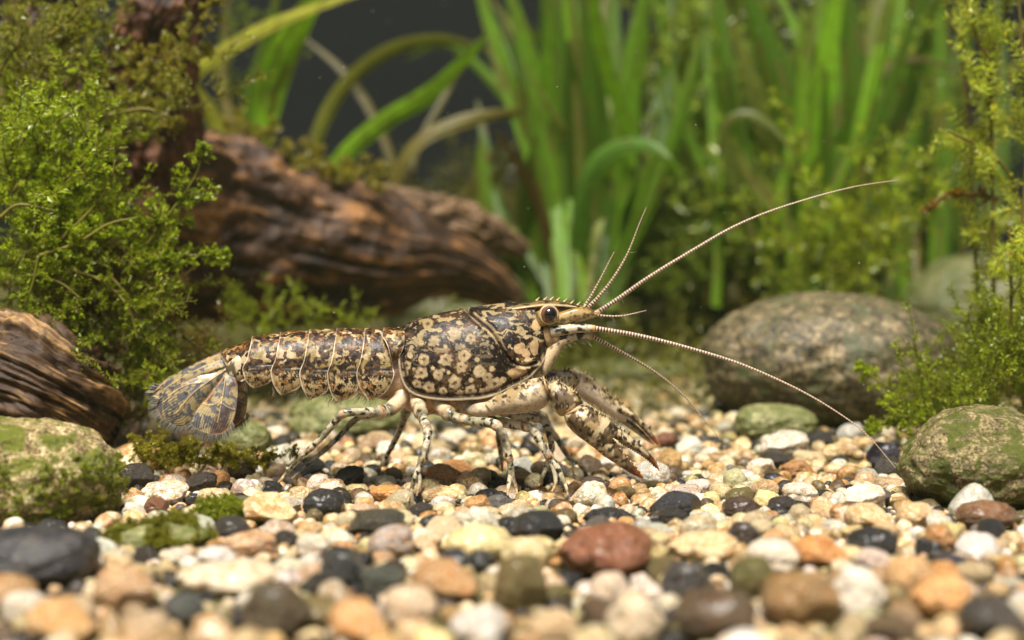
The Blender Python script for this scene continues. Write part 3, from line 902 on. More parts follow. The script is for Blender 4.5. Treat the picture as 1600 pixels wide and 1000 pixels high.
# ---- tail plates (tergites with their side lobes)
SEG = [  # anterior top x, posterior top x, top y ant/post, lobe bottom y, half width, lobe drop
    (632, 599, 509.5, 512.5, 566, 0.80, 0.55), (608, 570, 512, 513, 626, 0.86, 1.0), (578, 526, 512.5, 513, 628, 0.86, 1.0), (534, 483, 513, 514.5, 624, 0.84, 1.0),
    (491, 438, 514, 519, 617, 0.80, 1.0), (446, 394, 517.5, 526, 606, 0.74, 1.0), (402, 344, 524, 549, 597, 0.64, 0.9)]
for k, (xa, xp, ya, yp, yb, w, drop) in enumerate(SEG):
    n, m = 64, 220
    v = np.linspace(0, 1, n)
    u = np.linspace(-1, 1, m)
    ph = np.radians(112) * u
    cz = (1 - np.cos(ph)) / (1 - math.cos(math.radians(112)))
    wseg = abs(xa - xp)
    fr = [0, .25, .44, .63, .8, .92, 1.0]
    if k == 1:      # the large second lobe reaches forward
        pa, aa = [0, -3, -7, -13, -9, -1, 6], [0, 0, 2, 8, 2, -10, -31]
    elif k == 0:
        pa, aa = [0, -2, 4, 8, 10, 12, 12], [0, 0, 0, -2, -6, -10, -20]
    elif k == 6:
        pa, aa = [0, 4, 10, 18, 22, 24, 26], [0, -4, -7, -9, -11, -14, -24]
    else:
        pa, aa = [0, -4, -8, -15, -12, -6, 0], [0, -8, -12, -15, -18, -26, -0.98 * wseg]
    q0 = curve(fr, pa, cz); q1 = curve(fr, aa, cz)
    X = xp + q0[None, :] + (xa + q1 - xp - q0)[None, :] * (1 - v[:, None])
    topy = (ya + (yp - ya) * v)[:, None]
    Yp = topy + (yb - topy) * cz[None, :] ** 1.0
    ww = w * (1 + 0.03 * v[:, None]) if k < 6 else w * (1 - 0.32 * v[:, None])
    D = ww * np.sign(np.sin(ph)) * np.abs(np.sin(ph)) ** 0.85
    V = P(X, Yp, D)
    cen = V.mean((0, 1))
    nrm = normals_grid(V)
    nrm *= np.sign((nrm * (V - cen)).sum(-1).mean())
    edge = np.concatenate([np.stack([X[-1, :m // 2 + 1], Yp[-1, :m // 2 + 1]], -1)])
    ed, _ = polydist(np.stack([X, Yp], -1), edge[::3])
    edge2 = np.stack([X[0, :m // 2 + 1], Yp[0, :m // 2 + 1]], -1)[: int(m * 0.16)]
    e2, _ = polydist(np.stack([X, Yp], -1), edge2[::2])
    edd = np.minimum(ed, np.where(cz[None, :] > 0.55, e2, 99))
    q = np.stack([V[..., 0], np.abs(V[..., 1]), V[..., 2]], -1)
    lift = 0.022 * v[:, None] * (0.3 + 0.7 * sstep(0.1, 0.35, cz))[None, :] - 0.03 * (1 - v[:, None]) ** 2 * (cz[None, :] < 0.6) + 0.012 * np.exp(-((edd - 1.0) / 1.5) ** 2) * sstep(0.1, 0.3, cz)[None, :]
    bulge = 0.05 * np.exp(-((cz[None, :] - 0.78) / 0.16) ** 2) * np.sin(np.pi * np.clip(v, 0, 1))[:, None] 
    V = V + nrm * (lift + bulge + 0.02 * (fbm(q * 5, 3, 3) - 0.5))[..., None]
    fr_ = np.broadcast_to(cz[None, :], X.shape)
    wq = warp(q * 8.0, 1.6, 0.9, 9 + k)
    n1 = fbm(wq, 5, 90 + k); n2 = fbm(q * 15, 4, 70 + k)
    base = mixc(full(DARK, X.size).reshape(X.shape + (3,)), full(lin(92, 60, 28), X.size).reshape(X.shape + (3,)), sstep(0.45, 0.65, n2))
    amb = sstep(0.61, 0.68, fbm(q * 13 + 3, 4, 33 + k)) * (1 - sstep(0.2, 0.4, fr_))
    base = mixc(base, full(AMBER, X.size).reshape(X.shape + (3,)), amb)
    band = np.exp(-((fr_ - 0.36) / 0.13) ** 2)
    pl = sstep(0.585 - 0.10 * band, 0.62 - 0.10 * band, n1)
    tone = mixc(full(OLIVE * 1.1, X.size).reshape(X.shape + (3,)), full(CREAM, X.size).reshape(X.shape + (3,)), sstep(0.4, 0.7, fbm(q * 6, 3, 120)))
    base = mixc(base, tone, pl)
    lobe = sstep(0.60, 0.68, fr_ + 0.05 * (n2 - 0.5))
    f1, _, rid, _ = worley(warp(q * 9.0, 0.8, 4, 3), 60 + k)
    sp1 = (1 - sstep(0.30 + 0.26 * rid, 0.36 + 0.26 * rid, f1)) * (rid > 0.05)
    lob = mixc(full(lin(180, 158, 116), X.size).reshape(X.shape + (3,)), full(lin(140, 98, 52), X.size).reshape(X.shape + (3,)), sstep(0.5, 0.65, n2))
    lob = mixc(lob, full(DARK, X.size).reshape(X.shape + (3,)), sp1)
    lob = mixc(lob, full(DARK, X.size).reshape(X.shape + (3,)), sstep(0.52, 0.56, n1) * (1 - sstep(0.66, 0.8, fr_)))
    if k in (1, 2, 3, 4, 5):
        base = mixc(base, lob, lobe)
        line = np.exp(-((fr_ - 0.57) / 0.025) ** 2) * sstep(0.35, 0.5, vnoise(q * 5, 8))
        base = mixc(base, full(DARK, X.size).reshape(X.shape + (3,)), 0.9 * line)
    base = mixc(base, full(lin(226, 212, 186), X.size).reshape(X.shape + (3,)), (1 - sstep(1.0, 1.9, edd)) * (0.92 if k < 6 else 0.5) * (0.55 + 0.45 * sstep(0.3, 0.6, vnoise(q * 6, 5))) * (0.35 + 0.65 * sstep(0.08, 0.3, fr_)))
    base = mixc(base, full(lin(120, 78, 36), X.size).reshape(X.shape + (3,)), np.exp(-((edd - 4.0) / 1.0) ** 2) * 0.5)
    mesh_obj("tail_plate", V.reshape(-1, 3), grid_faces(n, m), M_SHELL, CRAY, base.reshape(-1, 3))

# ---- tail fan
def blade(name, left, right, Y0, Y1, veins, seed, thick=0.05, tilt=0.0, hair=True, mirror=False):
    """thin plate between two edge outlines that meet at the far end"""
    nn, mm = 130, 80
    L, R = spline(left, nn), spline(right, nn)
    w = np.linspace(0, 1, mm)
    px_ = L[:, None] * (1 - w)[None, :, None] + R[:, None] * w[None, :, None]
    tt = np.linspace(0, 1, nn)
    Yc = (Y0 + (Y1 - Y0) * tt)[:, None] + tilt * (w - 0.5)[None] - 0.10 * np.sin(np.pi * w)[None] * np.sin(np.pi * tt)[:, None]
    Vf = P(px_[..., 0], px_[..., 1], Yc); Vb = P(px_[..., 0], px_[..., 1], Yc + thick * np.sin(np.pi * (0.04 + 0.92 * w))[None])
    q = Vf.copy()
    col = mixc(full(lin(92, 92, 94), nn * mm).reshape(nn, mm, 3), full(lin(168, 150, 108), nn * mm).reshape(nn, mm, 3), sstep(0.44, 0.56, fbm(warp(q * 8, 1.4, 1, seed), 5, seed)))
    col = mixc(col, full(lin(76, 52, 46), nn * mm).reshape(nn, mm, 3), sstep(0.52, 0.66, fbm(q * 2.2 + 9, 3, seed + 4)) * 0.8)
    stri = 0.5 + 0.5 * np.sin(w[None] * 95 + 5 * vnoise(q * 3, seed))
    col = mixc(col, full(lin(36, 32, 34), nn * mm).reshape(nn, mm, 3), sstep(0.62, 0.9, stri) * sstep(0.35, 0.8, tt)[:, None] * 0.75)
    g1, _, gi, _ = worley(q * 6, seed + 9)
    col = mixc(col, full(lin(40, 36, 34), nn * mm).reshape(nn, mm, 3), (1 - sstep(0.2, 0.34, g1)) * (gi > 0.5) * 0.7)
    dl, _ = polydist(px_, L[::3]); dr, _ = polydist(px_, R[::3])
    ed = np.minimum(dl, dr)
    rimc = full(lin(206, 152, 98), nn * mm).reshape(nn, mm, 3)
    col = mixc(col, rimc, np.exp(-((ed - 2.6) / 1.0) ** 2) * 0.7 * sstep(0.25, 0.6, vnoise(q * 5, seed + 2)))
    lift = np.zeros((nn, mm))
    for vn in veins:
        dv, _ = polydist(px_, spline(vn, 30))
        col = mixc(col, full(lin(214, 178, 116), nn * mm).reshape(nn, mm, 3), np.exp(-(dv / 0.8) ** 2) * 0.65)
        lift += 0.014 * np.exp(-(dv / 1.6) ** 2)
    Vf = Vf - lift[..., None] * np.array([0, 1.0, 0])
    F = grid_faces(nn, mm)
    V = np.vstack([Vf.reshape(-1, 3), Vb.reshape(-1, 3)])
    C = np.vstack([col.reshape(-1, 3)] * 2)
    k = nn * mm
    e = np.arange(nn - 1)
    side = [np.stack([e * mm, (e + 1) * mm, k + (e + 1) * mm, k + e * mm], -1), np.stack([e * mm + mm - 1, k + e * mm + mm - 1, k + (e + 1) * mm + mm - 1, (e + 1) * mm + mm - 1], -1)]
    g = np.arange(mm - 1)
    side.append(np.stack([(nn - 1) * mm + g, (nn - 1) * mm + g + 1, k + (nn - 1) * mm + g + 1, k + (nn - 1) * mm + g], -1))
    if mirror:
        V[:, 1] *= -1
    o = mesh_obj(name, V, [F, F[:, ::-1] + k] + side, M_FAN, CRAY, C)
    if hair:
        hs = Soup()
        rr = np.random.default_rng(seed)
        edge = np.vstack([L[int(nn * hair[0]):], R[int(nn * hair[1]):][::-1]])
        edge = spline(edge[::4], 96)
        tg = np.gradient(edge, axis=0); tg /= np.linalg.norm(tg, axis=1)[:, None]
        cen = px_.mean((0, 1))
        nr = np.stack([tg[:, 1], -tg[:, 0]], -1)
        nr *= np.sign(((edge - cen) * nr).sum(1))[:, None]
        ray_dir = edge - np.array([372, 572]); ray_dir /= np.linalg.norm(ray_dir, axis=1)[:, None]
        for p_, d_, r_ in zip(edge, nr, ray_dir):
            d = d_ * 0.5 + r_ * 0.6 + rr.normal(size=2) * 0.10
            ln = rr.uniform(7, 13)
            A, T = P(*(p_ - d * 2), Y1), P(*(p_ + d * ln), Y1 + rr.normal() * 0.04)
            if mirror:
                A[1] *= -1; T[1] *= -1
            V, F, _, _ = tube(np.linspace(A, T, 4), np.array([0.009, 0.008, 0.005, 0.002]), 4, cap=False)
            hs.add(V, F, lin(160, 156, 140) * rr.uniform(0.25, 0.95))
        h = hs.build("fringe", M_LIMB, o, kind="stuff")
    return o
M_FAN = shell_mat("crayfish_tail_fan", 0.32, 0.0, 0.35, 0.1)
for mir in (False, True):
    blade("tail_fan_blade", [(356, 572), (336, 582), (308, 588), (272, 604), (250, 620), (243, 636), (250, 654)], [(362, 584), (346, 596), (326, 620), (312, 642), (302, 660), (284, 669), (252, 656)],
          -0.34, -0.62, [[(352, 578), (326, 596), (300, 616), (276, 645)], [(257, 628), (275, 610), (296, 600), (312, 598)]], 51, hair=(0.78, 0.72), mirror=mir)
    blade("tail_fan_blade", [(352, 582), (340, 598), (322, 622), (308, 640), (300, 655), (302, 670), (326, 680)], [(364, 582), (371, 600), (371, 622), (368, 645), (360, 668), (346, 680), (328, 681)],
          -0.48, -0.95, [[(352, 590), (349, 612), (345, 634), (340, 660)], [(316, 630), (330, 633), (341, 628), (345, 622)], [(340, 634), (346, 630), (356, 636), (367, 640)]], 57, hair=(0.72, 0.62), mirror=mir)
blade("telson", [(350, 548), (330, 556), (306, 567), (280, 581), (258, 593), (243, 606), (236, 618)], [(372, 566), (344, 575), (316, 585), (290, 598), (268, 612), (252, 624), (238, 620)],
      -0.10, -0.12, [[(356, 560), (320, 572), (286, 589), (256, 608)]], 61, thick=0.22, tilt=-0.3, hair=(0.84, 0.8))
V, F, s, a = loft([(384, 562), (372, 556), (358, 566), (352, 578)], [(386, 580), (376, 590), (364, 592), (354, 586)], -0.45, [0.03, 0.1, 0.1, 0.03], 30, 20)
mesh_obj("tail_fan_joint", V, F, M_LIMB, CRAY, mixc(full(PALE, len(V)), full(lin(96, 84, 60), len(V)), sstep(0.5, 0.6, fbm(V * 6, 3, 4))))

# ---- fringe of swimmeret hairs under the lobes
hs = Soup(); rr = np.random.default_rng(5)
for (x0, x1, y) in ((384, 424, 603), (424, 462, 614), (462, 508, 620), (508, 552, 625), (556, 606, 622)):
    for _ in range(46):
        x = rr.uniform(x0, x1); yy = y - 14 * abs((x - (x0 + x1) / 2 + 6) / (x1 - x0) * 2) ** 2
        Y = rr.uniform(-0.75, -0.3)
        A = P(x, yy - 4, Y); T = P(x - rr.uniform(-3, 13), yy + rr.uniform(4, 15), Y)
        M_ = (A + T) / 2 + rr.normal(size=3) * 0.03
        V, F, _, _ = tube(spline([A, M_, T], 5), np.linspace(0.007, 0.002, 5), 3, cap=False)
        hs.add(V, F, lin(190, 170, 138) * rr.uniform(0.5, 1.0))
hs.build("swimmeret_hairs", M_LIMB, CRAY, kind="stuff")

# ---- limbs
def limb_colour(V, s, a, seed, ring=(), tip=None, dark=0.5, base_end=0.0, scale=9.0):
    k = len(V)
    c = mixc(full(lin(208, 196, 166), k), full(lin(158, 152, 120), k), sstep(0.45, 0.65, fbm(V * 3.5, 3, seed)))
    f1, _, rid, _ = worley(warp(V * scale, 0.5, 2, seed), seed)
    spots = (1 - sstep(0.26 + 0.2 * rid, 0.32 + 0.2 * rid, f1)) * (rid > 0.9 - dark)
    c = mixc(c, full(lin(32, 27, 24), k), spots)
    blot = sstep(0.57, 0.62, fbm(warp(V * 4, 0.8, 2, seed), 3, seed + 6)) * dark
    c = mixc(c, full(lin(70, 58, 42), k), blot)
    if base_end:
        c = mixc(c, full(PALE * np.array([1, .93, .84]), k), 1 - sstep(base_end * 0.7, base_end, s))
    for r_ in ring:
        c = mixc(c, full(lin(196, 128, 72), k), np.exp(-((s - r_) / 0.008) ** 2) * 0.6)
        c = mixc(c, full(lin(58, 44, 32), k), np.exp(-((s - r_ - 0.035) / 0.014) ** 2) * 0.6)
    if tip is not None:
        c = mixc(c, full(lin(190, 150, 96), k), sstep(tip, 1.0, s) * 0.7)
    return c
def joints(s, js, amp=0.16, wd=0.022):
    r = np.ones_like(s)
    for j in js:
        r += amp * np.exp(-((s - j) / wd) ** 2) - 0.14 * np.exp(-((s - j - 0.035) / 0.014) ** 2)
    return r
def leg(pts, seed, knees, split=None):
    """pts: (x, y, depth, radius in px); the last point stands on the gravel"""
    p = np.array(pts, float)
    q = spline(p, 150)
    path = P(q[:, 0], q[:, 1], q[:, 2])
    s = np.linspace(0, 1, 150)
    rad = q[:, 3] * cmpx(0) * joints(s, knees) * (1 - 0.16 * sstep(0.12, 0.3, s))
    V, F, S, T = tube(path, rad, 16)
    c = limb_colour(V, S, T, seed, knees, 0.9, 0.62, 0.16)
    sp = Soup(); sp.add(V, F, c)
    if split is not None:                       # the small second finger of a pincer-tipped leg
        e = spline(split, 30)
        pe = P(e[:, 0], e[:, 1], e[:, 2])
        V, F, S, T = tube(pe, e[:, 3] * cmpx(0), 10)
        sp.add(V, F, limb_colour(V, S, T, seed + 3, (), 0.4, 0.4))
    rr = np.random.default_rng(seed)
    for _ in range(60):
        k = rr.integers(40, 148)
        d = rr.normal(size=3); d /= np.linalg.norm(d)
        A = path[k] + d * rad[k] * 0.8
        V, F, _, _ = tube(np.linspace(A, A + d * rr.uniform(0.03, 0.09), 3), np.array([0.006, 0.004, 0.001]), 3, cap=False)
        sp.add(V, F, lin(170, 140, 96))
    return sp.build("walking_leg", M_LIMB, CRAY)
fz = 0.30
def fy(y, z=fz):
    return depth_at(y, z)
leg([(632, 612, -.45, 13), (622, 628, -.6, 13), (603, 642, -.9, 10.5), (570, 644, -1.2, 8), (538, 646, -1.3, 7.4), (523, 660, -1.2, 6.6), (506, 680, -1.1, 6.0), (484, 702, -1.0, 5.2), (462, 723, -.8, 4.6), (444, 744, fy(752) - .1, 3.2), (432, 757, fy(757), 1.6)], 3, (0.20, 0.42, 0.70))
leg([(652, 612, -.5, 13), (654, 632, -.8, 12), (660, 652, -1.4, 9), (668, 673, -2.0, 8), (667, 690, -2.2, 7), (662, 707, -2.3, 6.2), (655, 728, -2.4, 5.4), (648, 748, -2.5, 4.6), (642, 768, -2.5, 3.2), (637, 784, fy(784), 1.6)], 7, (0.19, 0.36, 0.62), [(653, 735, -2.4, 3.4), (656, 752, -2.5, 2.8), (651, 775, -2.55, 1.2)])
leg([(684, 618, -.55, 13), (692, 636, -.8, 12), (708, 651, -1.1, 10), (735, 658, -1.5, 9), (765, 661, -1.8, 9), (779, 668, -1.9, 8.4), (787, 684, -1.9, 7.6), (793, 705, -1.9, 7), (798, 728, -1.9, 6.4), (800, 746, -1.9, 5), (806, 760, -1.9, 3), (808, 772, fy(773), 1.4)], 11, (0.15, 0.27, 0.50, 0.74), [(798, 742, -1.9, 4), (795, 757, -2.0, 3.2), (793, 774, fy(775), 1.3)])
leg([(722, 622, -.55, 13), (736, 640, -.75, 11), (760, 655, -.9, 9.5), (790, 661, -1.0, 9), (820, 666, -1.15, 8.6), (835, 674, -1.2, 8.4), (846, 694, -1.3, 7.6), (858, 713, -1.4, 7), (870, 730, -1.5, 6), (879, 748, -1.6, 4.4), (885, 762, -1.7, 2.8), (887, 774, fy(776), 1.3)], 17, (0.13, 0.24, 0.47, 0.72), [(858, 712, -1.4, 5), (866, 735, -1.5, 4), (868, 755, -1.6, 2.8), (862, 769, fy(769), 1.2)])
# far side
leg([(624, 616, .45, 11), (606, 640, .8, 9), (580, 648, 1.1, 6.5), (556, 655, 1.3, 6), (534, 678, 1.3, 5.4), (510, 701, 1.2, 4.6), (482, 725, 1.0, 3.8), (456, 748, fy(748), 1.6)], 23, (0.2, 0.42, 0.7))
leg([(646, 616, .5, 11), (636, 640, 1.0, 9), (629, 662, 1.5, 6.8), (620, 682, 1.8, 6), (610, 702, 2.0, 5.2), (600, 720, 2.1, 4.2), (592, 733, fy(735), 1.6)], 29, (0.25, 0.42, 0.7))
leg([(690, 616, .55, 11), (720, 644, 1.0, 9), (758, 656, 1.5, 7), (777, 668, 1.9, 6.6), (780, 690, 2.0, 6), (783, 712, 2.1, 5), (785, 736, fy(740), 2)], 31, (0.2, 0.45, 0.7))
leg([(740, 620, .55, 11), (790, 640, 1.0, 9), (830, 644, 1.6, 7.4), (848, 648, 1.8, 7), (858, 667, 1.9, 6.6), (873, 690, 2.0, 6), (884, 708, 2.1, 5.2), (893, 722, 2.2, 3.6), (899, 741, fy(743), 1.4)], 37, (0.2, 0.43, 0.7), [(886, 712, 2.1, 3.6), (900, 722, 2.2, 2.8), (918, 733, fy(734), 1.2)])
leg([(752, 622, .5, 11), (800, 648, .8, 8.5), (845, 656, 1.0, 7), (857, 676, 1.0, 6.6), (862, 700, 1.0, 5.8), (856, 722, .8, 5), (848, 744, .2, 3.6), (842, 759, fy(760), 1.5)], 41, (0.2, 0.43, 0.7))

# ---- claws
def claw_colour(V, s, seed, pale_side=0.0, tip=False, dark=0.6, scale=8.0):
    k = len(V)
    c = mixc(full(lin(208, 186, 146), k), full(lin(166, 140, 94), k), sstep(0.45, 0.62, fbm(V * 4, 3, seed)))
    big = sstep(0.49, 0.56, fbm(warp(V * 3.5, 1.0, 1.5, seed), 4, seed + 2))
    c = mixc(c, full(lin(86, 66, 44), k), big * dark * (0.7 if dark < 0.8 else 1.0))
    f1, _, rid, _ = worley(warp(V * scale, 0.6, 2, seed), seed)
    spots = (1 - sstep(0.28 + 0.22 * rid, 0.34 + 0.22 * rid, f1)) * (rid > 0.7 - 0.7 * dark)
    c = mixc(c, full(lin(36, 29, 24), k), spots * 0.95)
    g1, _, gi, _ = worley(V * 13, seed + 5)
    c = mixc(c, full(lin(40, 32, 26), k), (1 - sstep(0.18, 0.3, g1)) * (gi > 0.55))
    if tip:
        c = mixc(c, full(lin(52, 34, 24), k), sstep(0.3, 0.75, s) * 0.5)
        c = mixc(c, full(lin(176, 84, 30), k), sstep(0.66, 0.95, s) * 0.6 * (0.4 + 0.9 * (fbm(V * 9, 3, 4))))
        c = mixc(c, full(lin(220, 190, 140), k), sstep(0.965, 0.99, s))
    return c
def claw_part(name, up, lo, Y, thick, seed, parent, nn=90, mm=40, pale=0.0, tip=False, dark=0.6, Yend=None, spikes=0, teeth=None):
    V, F, s, a = loft(up, lo, Y, thick, nn, mm, Yend)
    c0 = V.mean(0)
    V = V + (V - c0) * 0
    c = claw_colour(V, s, seed, 0, tip, dark)
    if pale:
        w = pale * sstep(0.55, -0.35, np.cos(a) + 0.5 * (fbm(V * 5, 3, seed) - 0.5)) if pale <= 1 else np.full(len(V), pale - 1)
        c = mixc(c, full(lin(224, 204, 176), len(V)), w)
    sp = Soup(); sp.add(V, F, c)
    rr = np.random.default_rng(seed)
    U = spline(up, 60); L = spline(lo, 60)
    for _ in range(spikes):
        k = rr.integers(3, 50)
        pu = U[k] * (1 - 0.06) + L[k] * 0.06
        yy = (Y if np.isscalar(Y) else Y[2]) + rr.uniform(-0.5, 0.3) * thick[len(thick) // 2]
        A = P(pu[0], pu[1] + 0.8, yy); T = P(pu[0] + rr.uniform(0.5, 4), pu[1] - rr.uniform(3, 6), yy)
        Vt, Ft, _, _ = tube(np.linspace(A, T, 4), np.linspace(0.03, 0.003, 4), 6)
        sp.add(Vt, Ft, lin(206, 168, 112) if rr.random() > 0.4 else lin(60, 44, 30))
    for _ in range(spikes * 3):
        k = rr.integers(2, 57)
        pu = U[k]; yy = (Y if np.isscalar(Y) else Y[2])
        A = P(pu[0], pu[1] + 0.5, yy); T = P(pu[0] + rr.uniform(-2, 4), pu[1] - rr.uniform(4, 11), yy + rr.normal() * 0.05)
        Vt, Ft, _, _ = tube(np.linspace(A, T, 3), np.array([0.006, 0.004, 0.001]), 3, cap=False)
        sp.add(Vt, Ft, lin(176, 164, 130))
    if teeth is not None:
        line = spline(U if teeth == 'up' else L, 24)
        for k in range(4, 22):
            vv = P(*line[k], Y if np.isscalar(Y) else Y[0])
            d, Fi = ico(1)
            sp.add(vv + d * 0.028, Fi, lin(196, 150, 96) if k % 2 else lin(70, 44, 28))
    return sp.build(name, M_LIMB, parent)
# far claw first
FC = bpy.data.objects.new("claw", None); COL.objects.link(FC); FC.parent = CRAY; FC.matrix_parent_inverse = Matrix.Translation(-CRAY.location); FC["label"] = "far claw, paler along its lower side"
claw_part("merus", [(752, 628), (790, 606), (825, 590), (850, 581), (868, 580)], [(760, 642), (800, 640), (840, 622), (862, 608), (876, 596)], 1.0, [0.18, 0.3, 0.36, 0.34, 0.2], 71, FC, dark=0.4, pale=0.4)
claw_part("carpus", [(842, 590), (858, 580), (876, 577), (896, 578), (908, 584)], [(850, 606), (868, 610), (886, 608), (900, 606), (910, 598)], 1.15, [0.15, 0.34, 0.38, 0.34, 0.16], 73, FC, dark=0.5, spikes=8)
claw_part("palm", [(890, 578), (904, 579), (920, 587), (942, 604), (962, 622), (980, 637)], [(888, 600), (900, 618), (918, 631), (942, 645), (962, 655), (978, 660)], 1.25, [0.2, 0.34, 0.38, 0.34, 0.26, 0.18], 75, FC, dark=0.55, pale=0.95, spikes=10)
claw_part("finger", [(966, 626), (980, 636), (996, 650), (1010, 664), (1022, 680), (1030, 696)], [(962, 644), (978, 650), (992, 660), (1006, 674), (1019, 688), (1029.5, 697)], 1.15, [0.2, 0.2, 0.17, 0.13, 0.09, 0.01], 77, FC, tip=True, dark=0.85, spikes=4, mm=26)
claw_part("finger", [(950, 636), (968, 646), (986, 658), (1002, 671), (1016, 685), (1025, 695)], [(944, 646), (964, 658), (982, 669), (998, 680), (1012, 690), (1024, 696)], 1.4, [0.2, 0.18, 0.15, 0.12, 0.08, 0.01], 79, FC, tip=True, dark=0.5, pale=0.4, mm=26)
NC = bpy.data.objects.new("claw", None); COL.objects.link(NC); NC.parent = CRAY; NC.matrix_parent_inverse = Matrix.Translation(-CRAY.location); NC["label"] = "near claw, heavily spotted and hanging open"
claw_part("ischium", [(716, 634), (722, 628), (746, 629), (762, 627), (778, 618)], [(716, 636), (724, 648), (748, 651), (766, 650), (784, 646)], [-0.5, -0.7, -0.95, -1.05, -1.1], [0.02, 0.2, 0.2, 0.22, 0.2], 81, NC, nn=50, dark=0.1, pale=1.5)
claw_part("merus", [(758, 630), (784, 612), (808, 601), (830, 592), (848, 590), (858, 597)], [(772, 648), (796, 647), (820, 645), (840, 641), (856, 632), (862, 616)], -1.2, [0.14, 0.28, 0.36, 0.40, 0.36, 0.18], 83, NC, dark=0.65, pale=0.5, spikes=4)
claw_part("carpus", [(856, 600), (866, 594), (882, 600), (900, 613), (912, 628)], [(858, 618), (862, 634), (870, 646), (880, 650), (904, 640)], -1.45, [0.14, 0.34, 0.40, 0.36, 0.16], 85, NC, dark=0.9, spikes=8)
claw_part("palm", [(890, 641), (904, 632), (920, 634), (938, 644), (954, 655), (966, 668)], [(880, 648), (886, 664), (900, 679), (916, 691), (930, 701), (942, 707)],
          -1.6, [0.16, 0.36, 0.43, 0.44, 0.40, 0.26], 87, NC, nn=110, mm=48, dark=0.85, spikes=14)
claw_part("finger", [(944, 672), (960, 690), (973, 707), (985, 721), (996, 734), (1007, 748)], [(922, 694), (941, 711), (958, 722), (973, 732), (988, 741), (1006, 749)], -1.62, [0.34, 0.27, 0.21, 0.16, 0.11, 0.01], 91, NC, nn=100, mm=30, tip=True, dark=0.85, teeth='up')
claw_part("finger", [(950, 660), (966, 667), (981, 678), (997, 691), (1012, 705), (1024, 719), (1031, 735)], [(954, 682), (968, 690), (983, 699), (998, 708), (1011, 717), (1022, 727), (1030, 736)], -1.5, [0.2, 0.24, 0.22, 0.19, 0.15, 0.09, 0.01], 89, NC, nn=100, mm=30, tip=True, dark=0.85, spikes=6, teeth='lo')
# hinge rims
for (x, y, r, Y) in ((853, 605, 17, -1.25), (898, 642, 17, -1.55)):
    th = np.linspace(0, 2 * np.pi, 40)
    ax = np.array([0.25, 1.0]) if x < 880 else np.array([1.0, -0.45])
    ax = ax / np.linalg.norm(ax)
    ring = P(x + ax[0] * r * np.cos(th), y + ax[1] * r * np.cos(th), Y - 0.34 * np.sin(th))
    V, F, s, a = tube(ring, 0.022, 8, cap=False)
    mesh_obj("hinge_rim", V, F, M_LIMB, NC, full(lin(190, 150, 104), len(V)))

# ---- head: eyes, scale, feelers
eye_m = Mat("crayfish_eye", 0.08, 0.6)
eye_m.color(eye_m.attr("Col").outputs["Color"])
eye_m.b.inputs["Coat Weight"].default_value = 0.8
eye_m.b.inputs["Coat Roughness"].default_value = 0.05
for sgn in (-1, 1):
    d, F = ico(4)
    face = np.array([0.25, -0.95, 0.1]) if sgn < 0 else np.array([0.25, 0.95, 0.1])
    face = face / np.linalg.norm(face)
    an = np.degrees(np.arccos(np.clip(d @ face, -1, 1)))
    c = mixc(full(lin(26, 14, 10), len(d)), full(lin(8, 6, 8), len(d)), 1 - sstep(26, 30, an))
    c = mixc(c, full(lin(120, 78, 52), len(d)), sstep(44, 58, an) * (1 - sstep(72, 80, an)))
    c = mixc(c, full(lin(58, 36, 26), len(d)), sstep(74, 80, an))
    ctr = P(858, 491.5, 0.62 * sgn) if sgn < 0 else P(859, 491, 0.62)
    o = mesh_obj("eye", ctr + d * 0.185, F, eye_m.m, CRAY, c)
    th = np.linspace(0, 2 * np.pi, 48)
    e1 = np.cross(face, [0, 0, 1.0]); e1 /= np.linalg.norm(e1); e2 = np.cross(face, e1)
    ring = ctr - face * 0.02 + 0.195 * (np.cos(th)[:, None] * e1 + np.sin(th)[:, None] * e2)
    V, F, s, a = tube(ring, 0.030, 8, cap=False)
    mesh_obj("eye_ring", V, F, M_LIMB, o, full(lin(206, 178, 132), len(V)))
    V, F, s, a = tube(spline([P(836, 500, 0.3 * sgn), P(846, 498, 0.42 * sgn), ctr + np.array([-0.02, -0.04 * sgn, -0.02])], 20), curve([0, .6, 1], [0.17, 0.19, 0.18], np.linspace(0, 1, 20)), 18)
    mesh_obj("eye_stalk", V, F, M_LIMB, o, mixc(full(lin(180, 152, 100), len(V)), full(lin(60, 46, 34), len(V)), sstep(0.5, 0.6, fbm(V * 7, 3, 3))))
    # antennal scale
    V, F, s, a = loft([(862, 492), (880, 486), (900, 481), (918, 483), (936, 490)], [(864, 508), (884, 505), (904, 500), (922, 496), (937, 491)], 0.42 * sgn, [0.1, 0.12, 0.1, 0.07, 0.01], 60, 26)
    c = mixc(full(lin(196, 168, 116), len(V)), full(lin(150, 118, 48), len(V)), sstep(0.2, 0.7, np.cos(a)))
    dl = np.exp(-((np.cos(a) + 0.25) / 0.12) ** 2) * sstep(0.35, 0.5, np.sin(s * 60) * 0.3 + 0.6)
    c = mixc(c, full(DARK, len(V)), dl * 0.9)
    c = mixc(c, full(DARK, len(V)), sstep(0.58, 0.64, fbm(V * 10, 3, 8)) * 0.7)
    mesh_obj("antennal_scale", V, F, M_LIMB, CRAY, c)
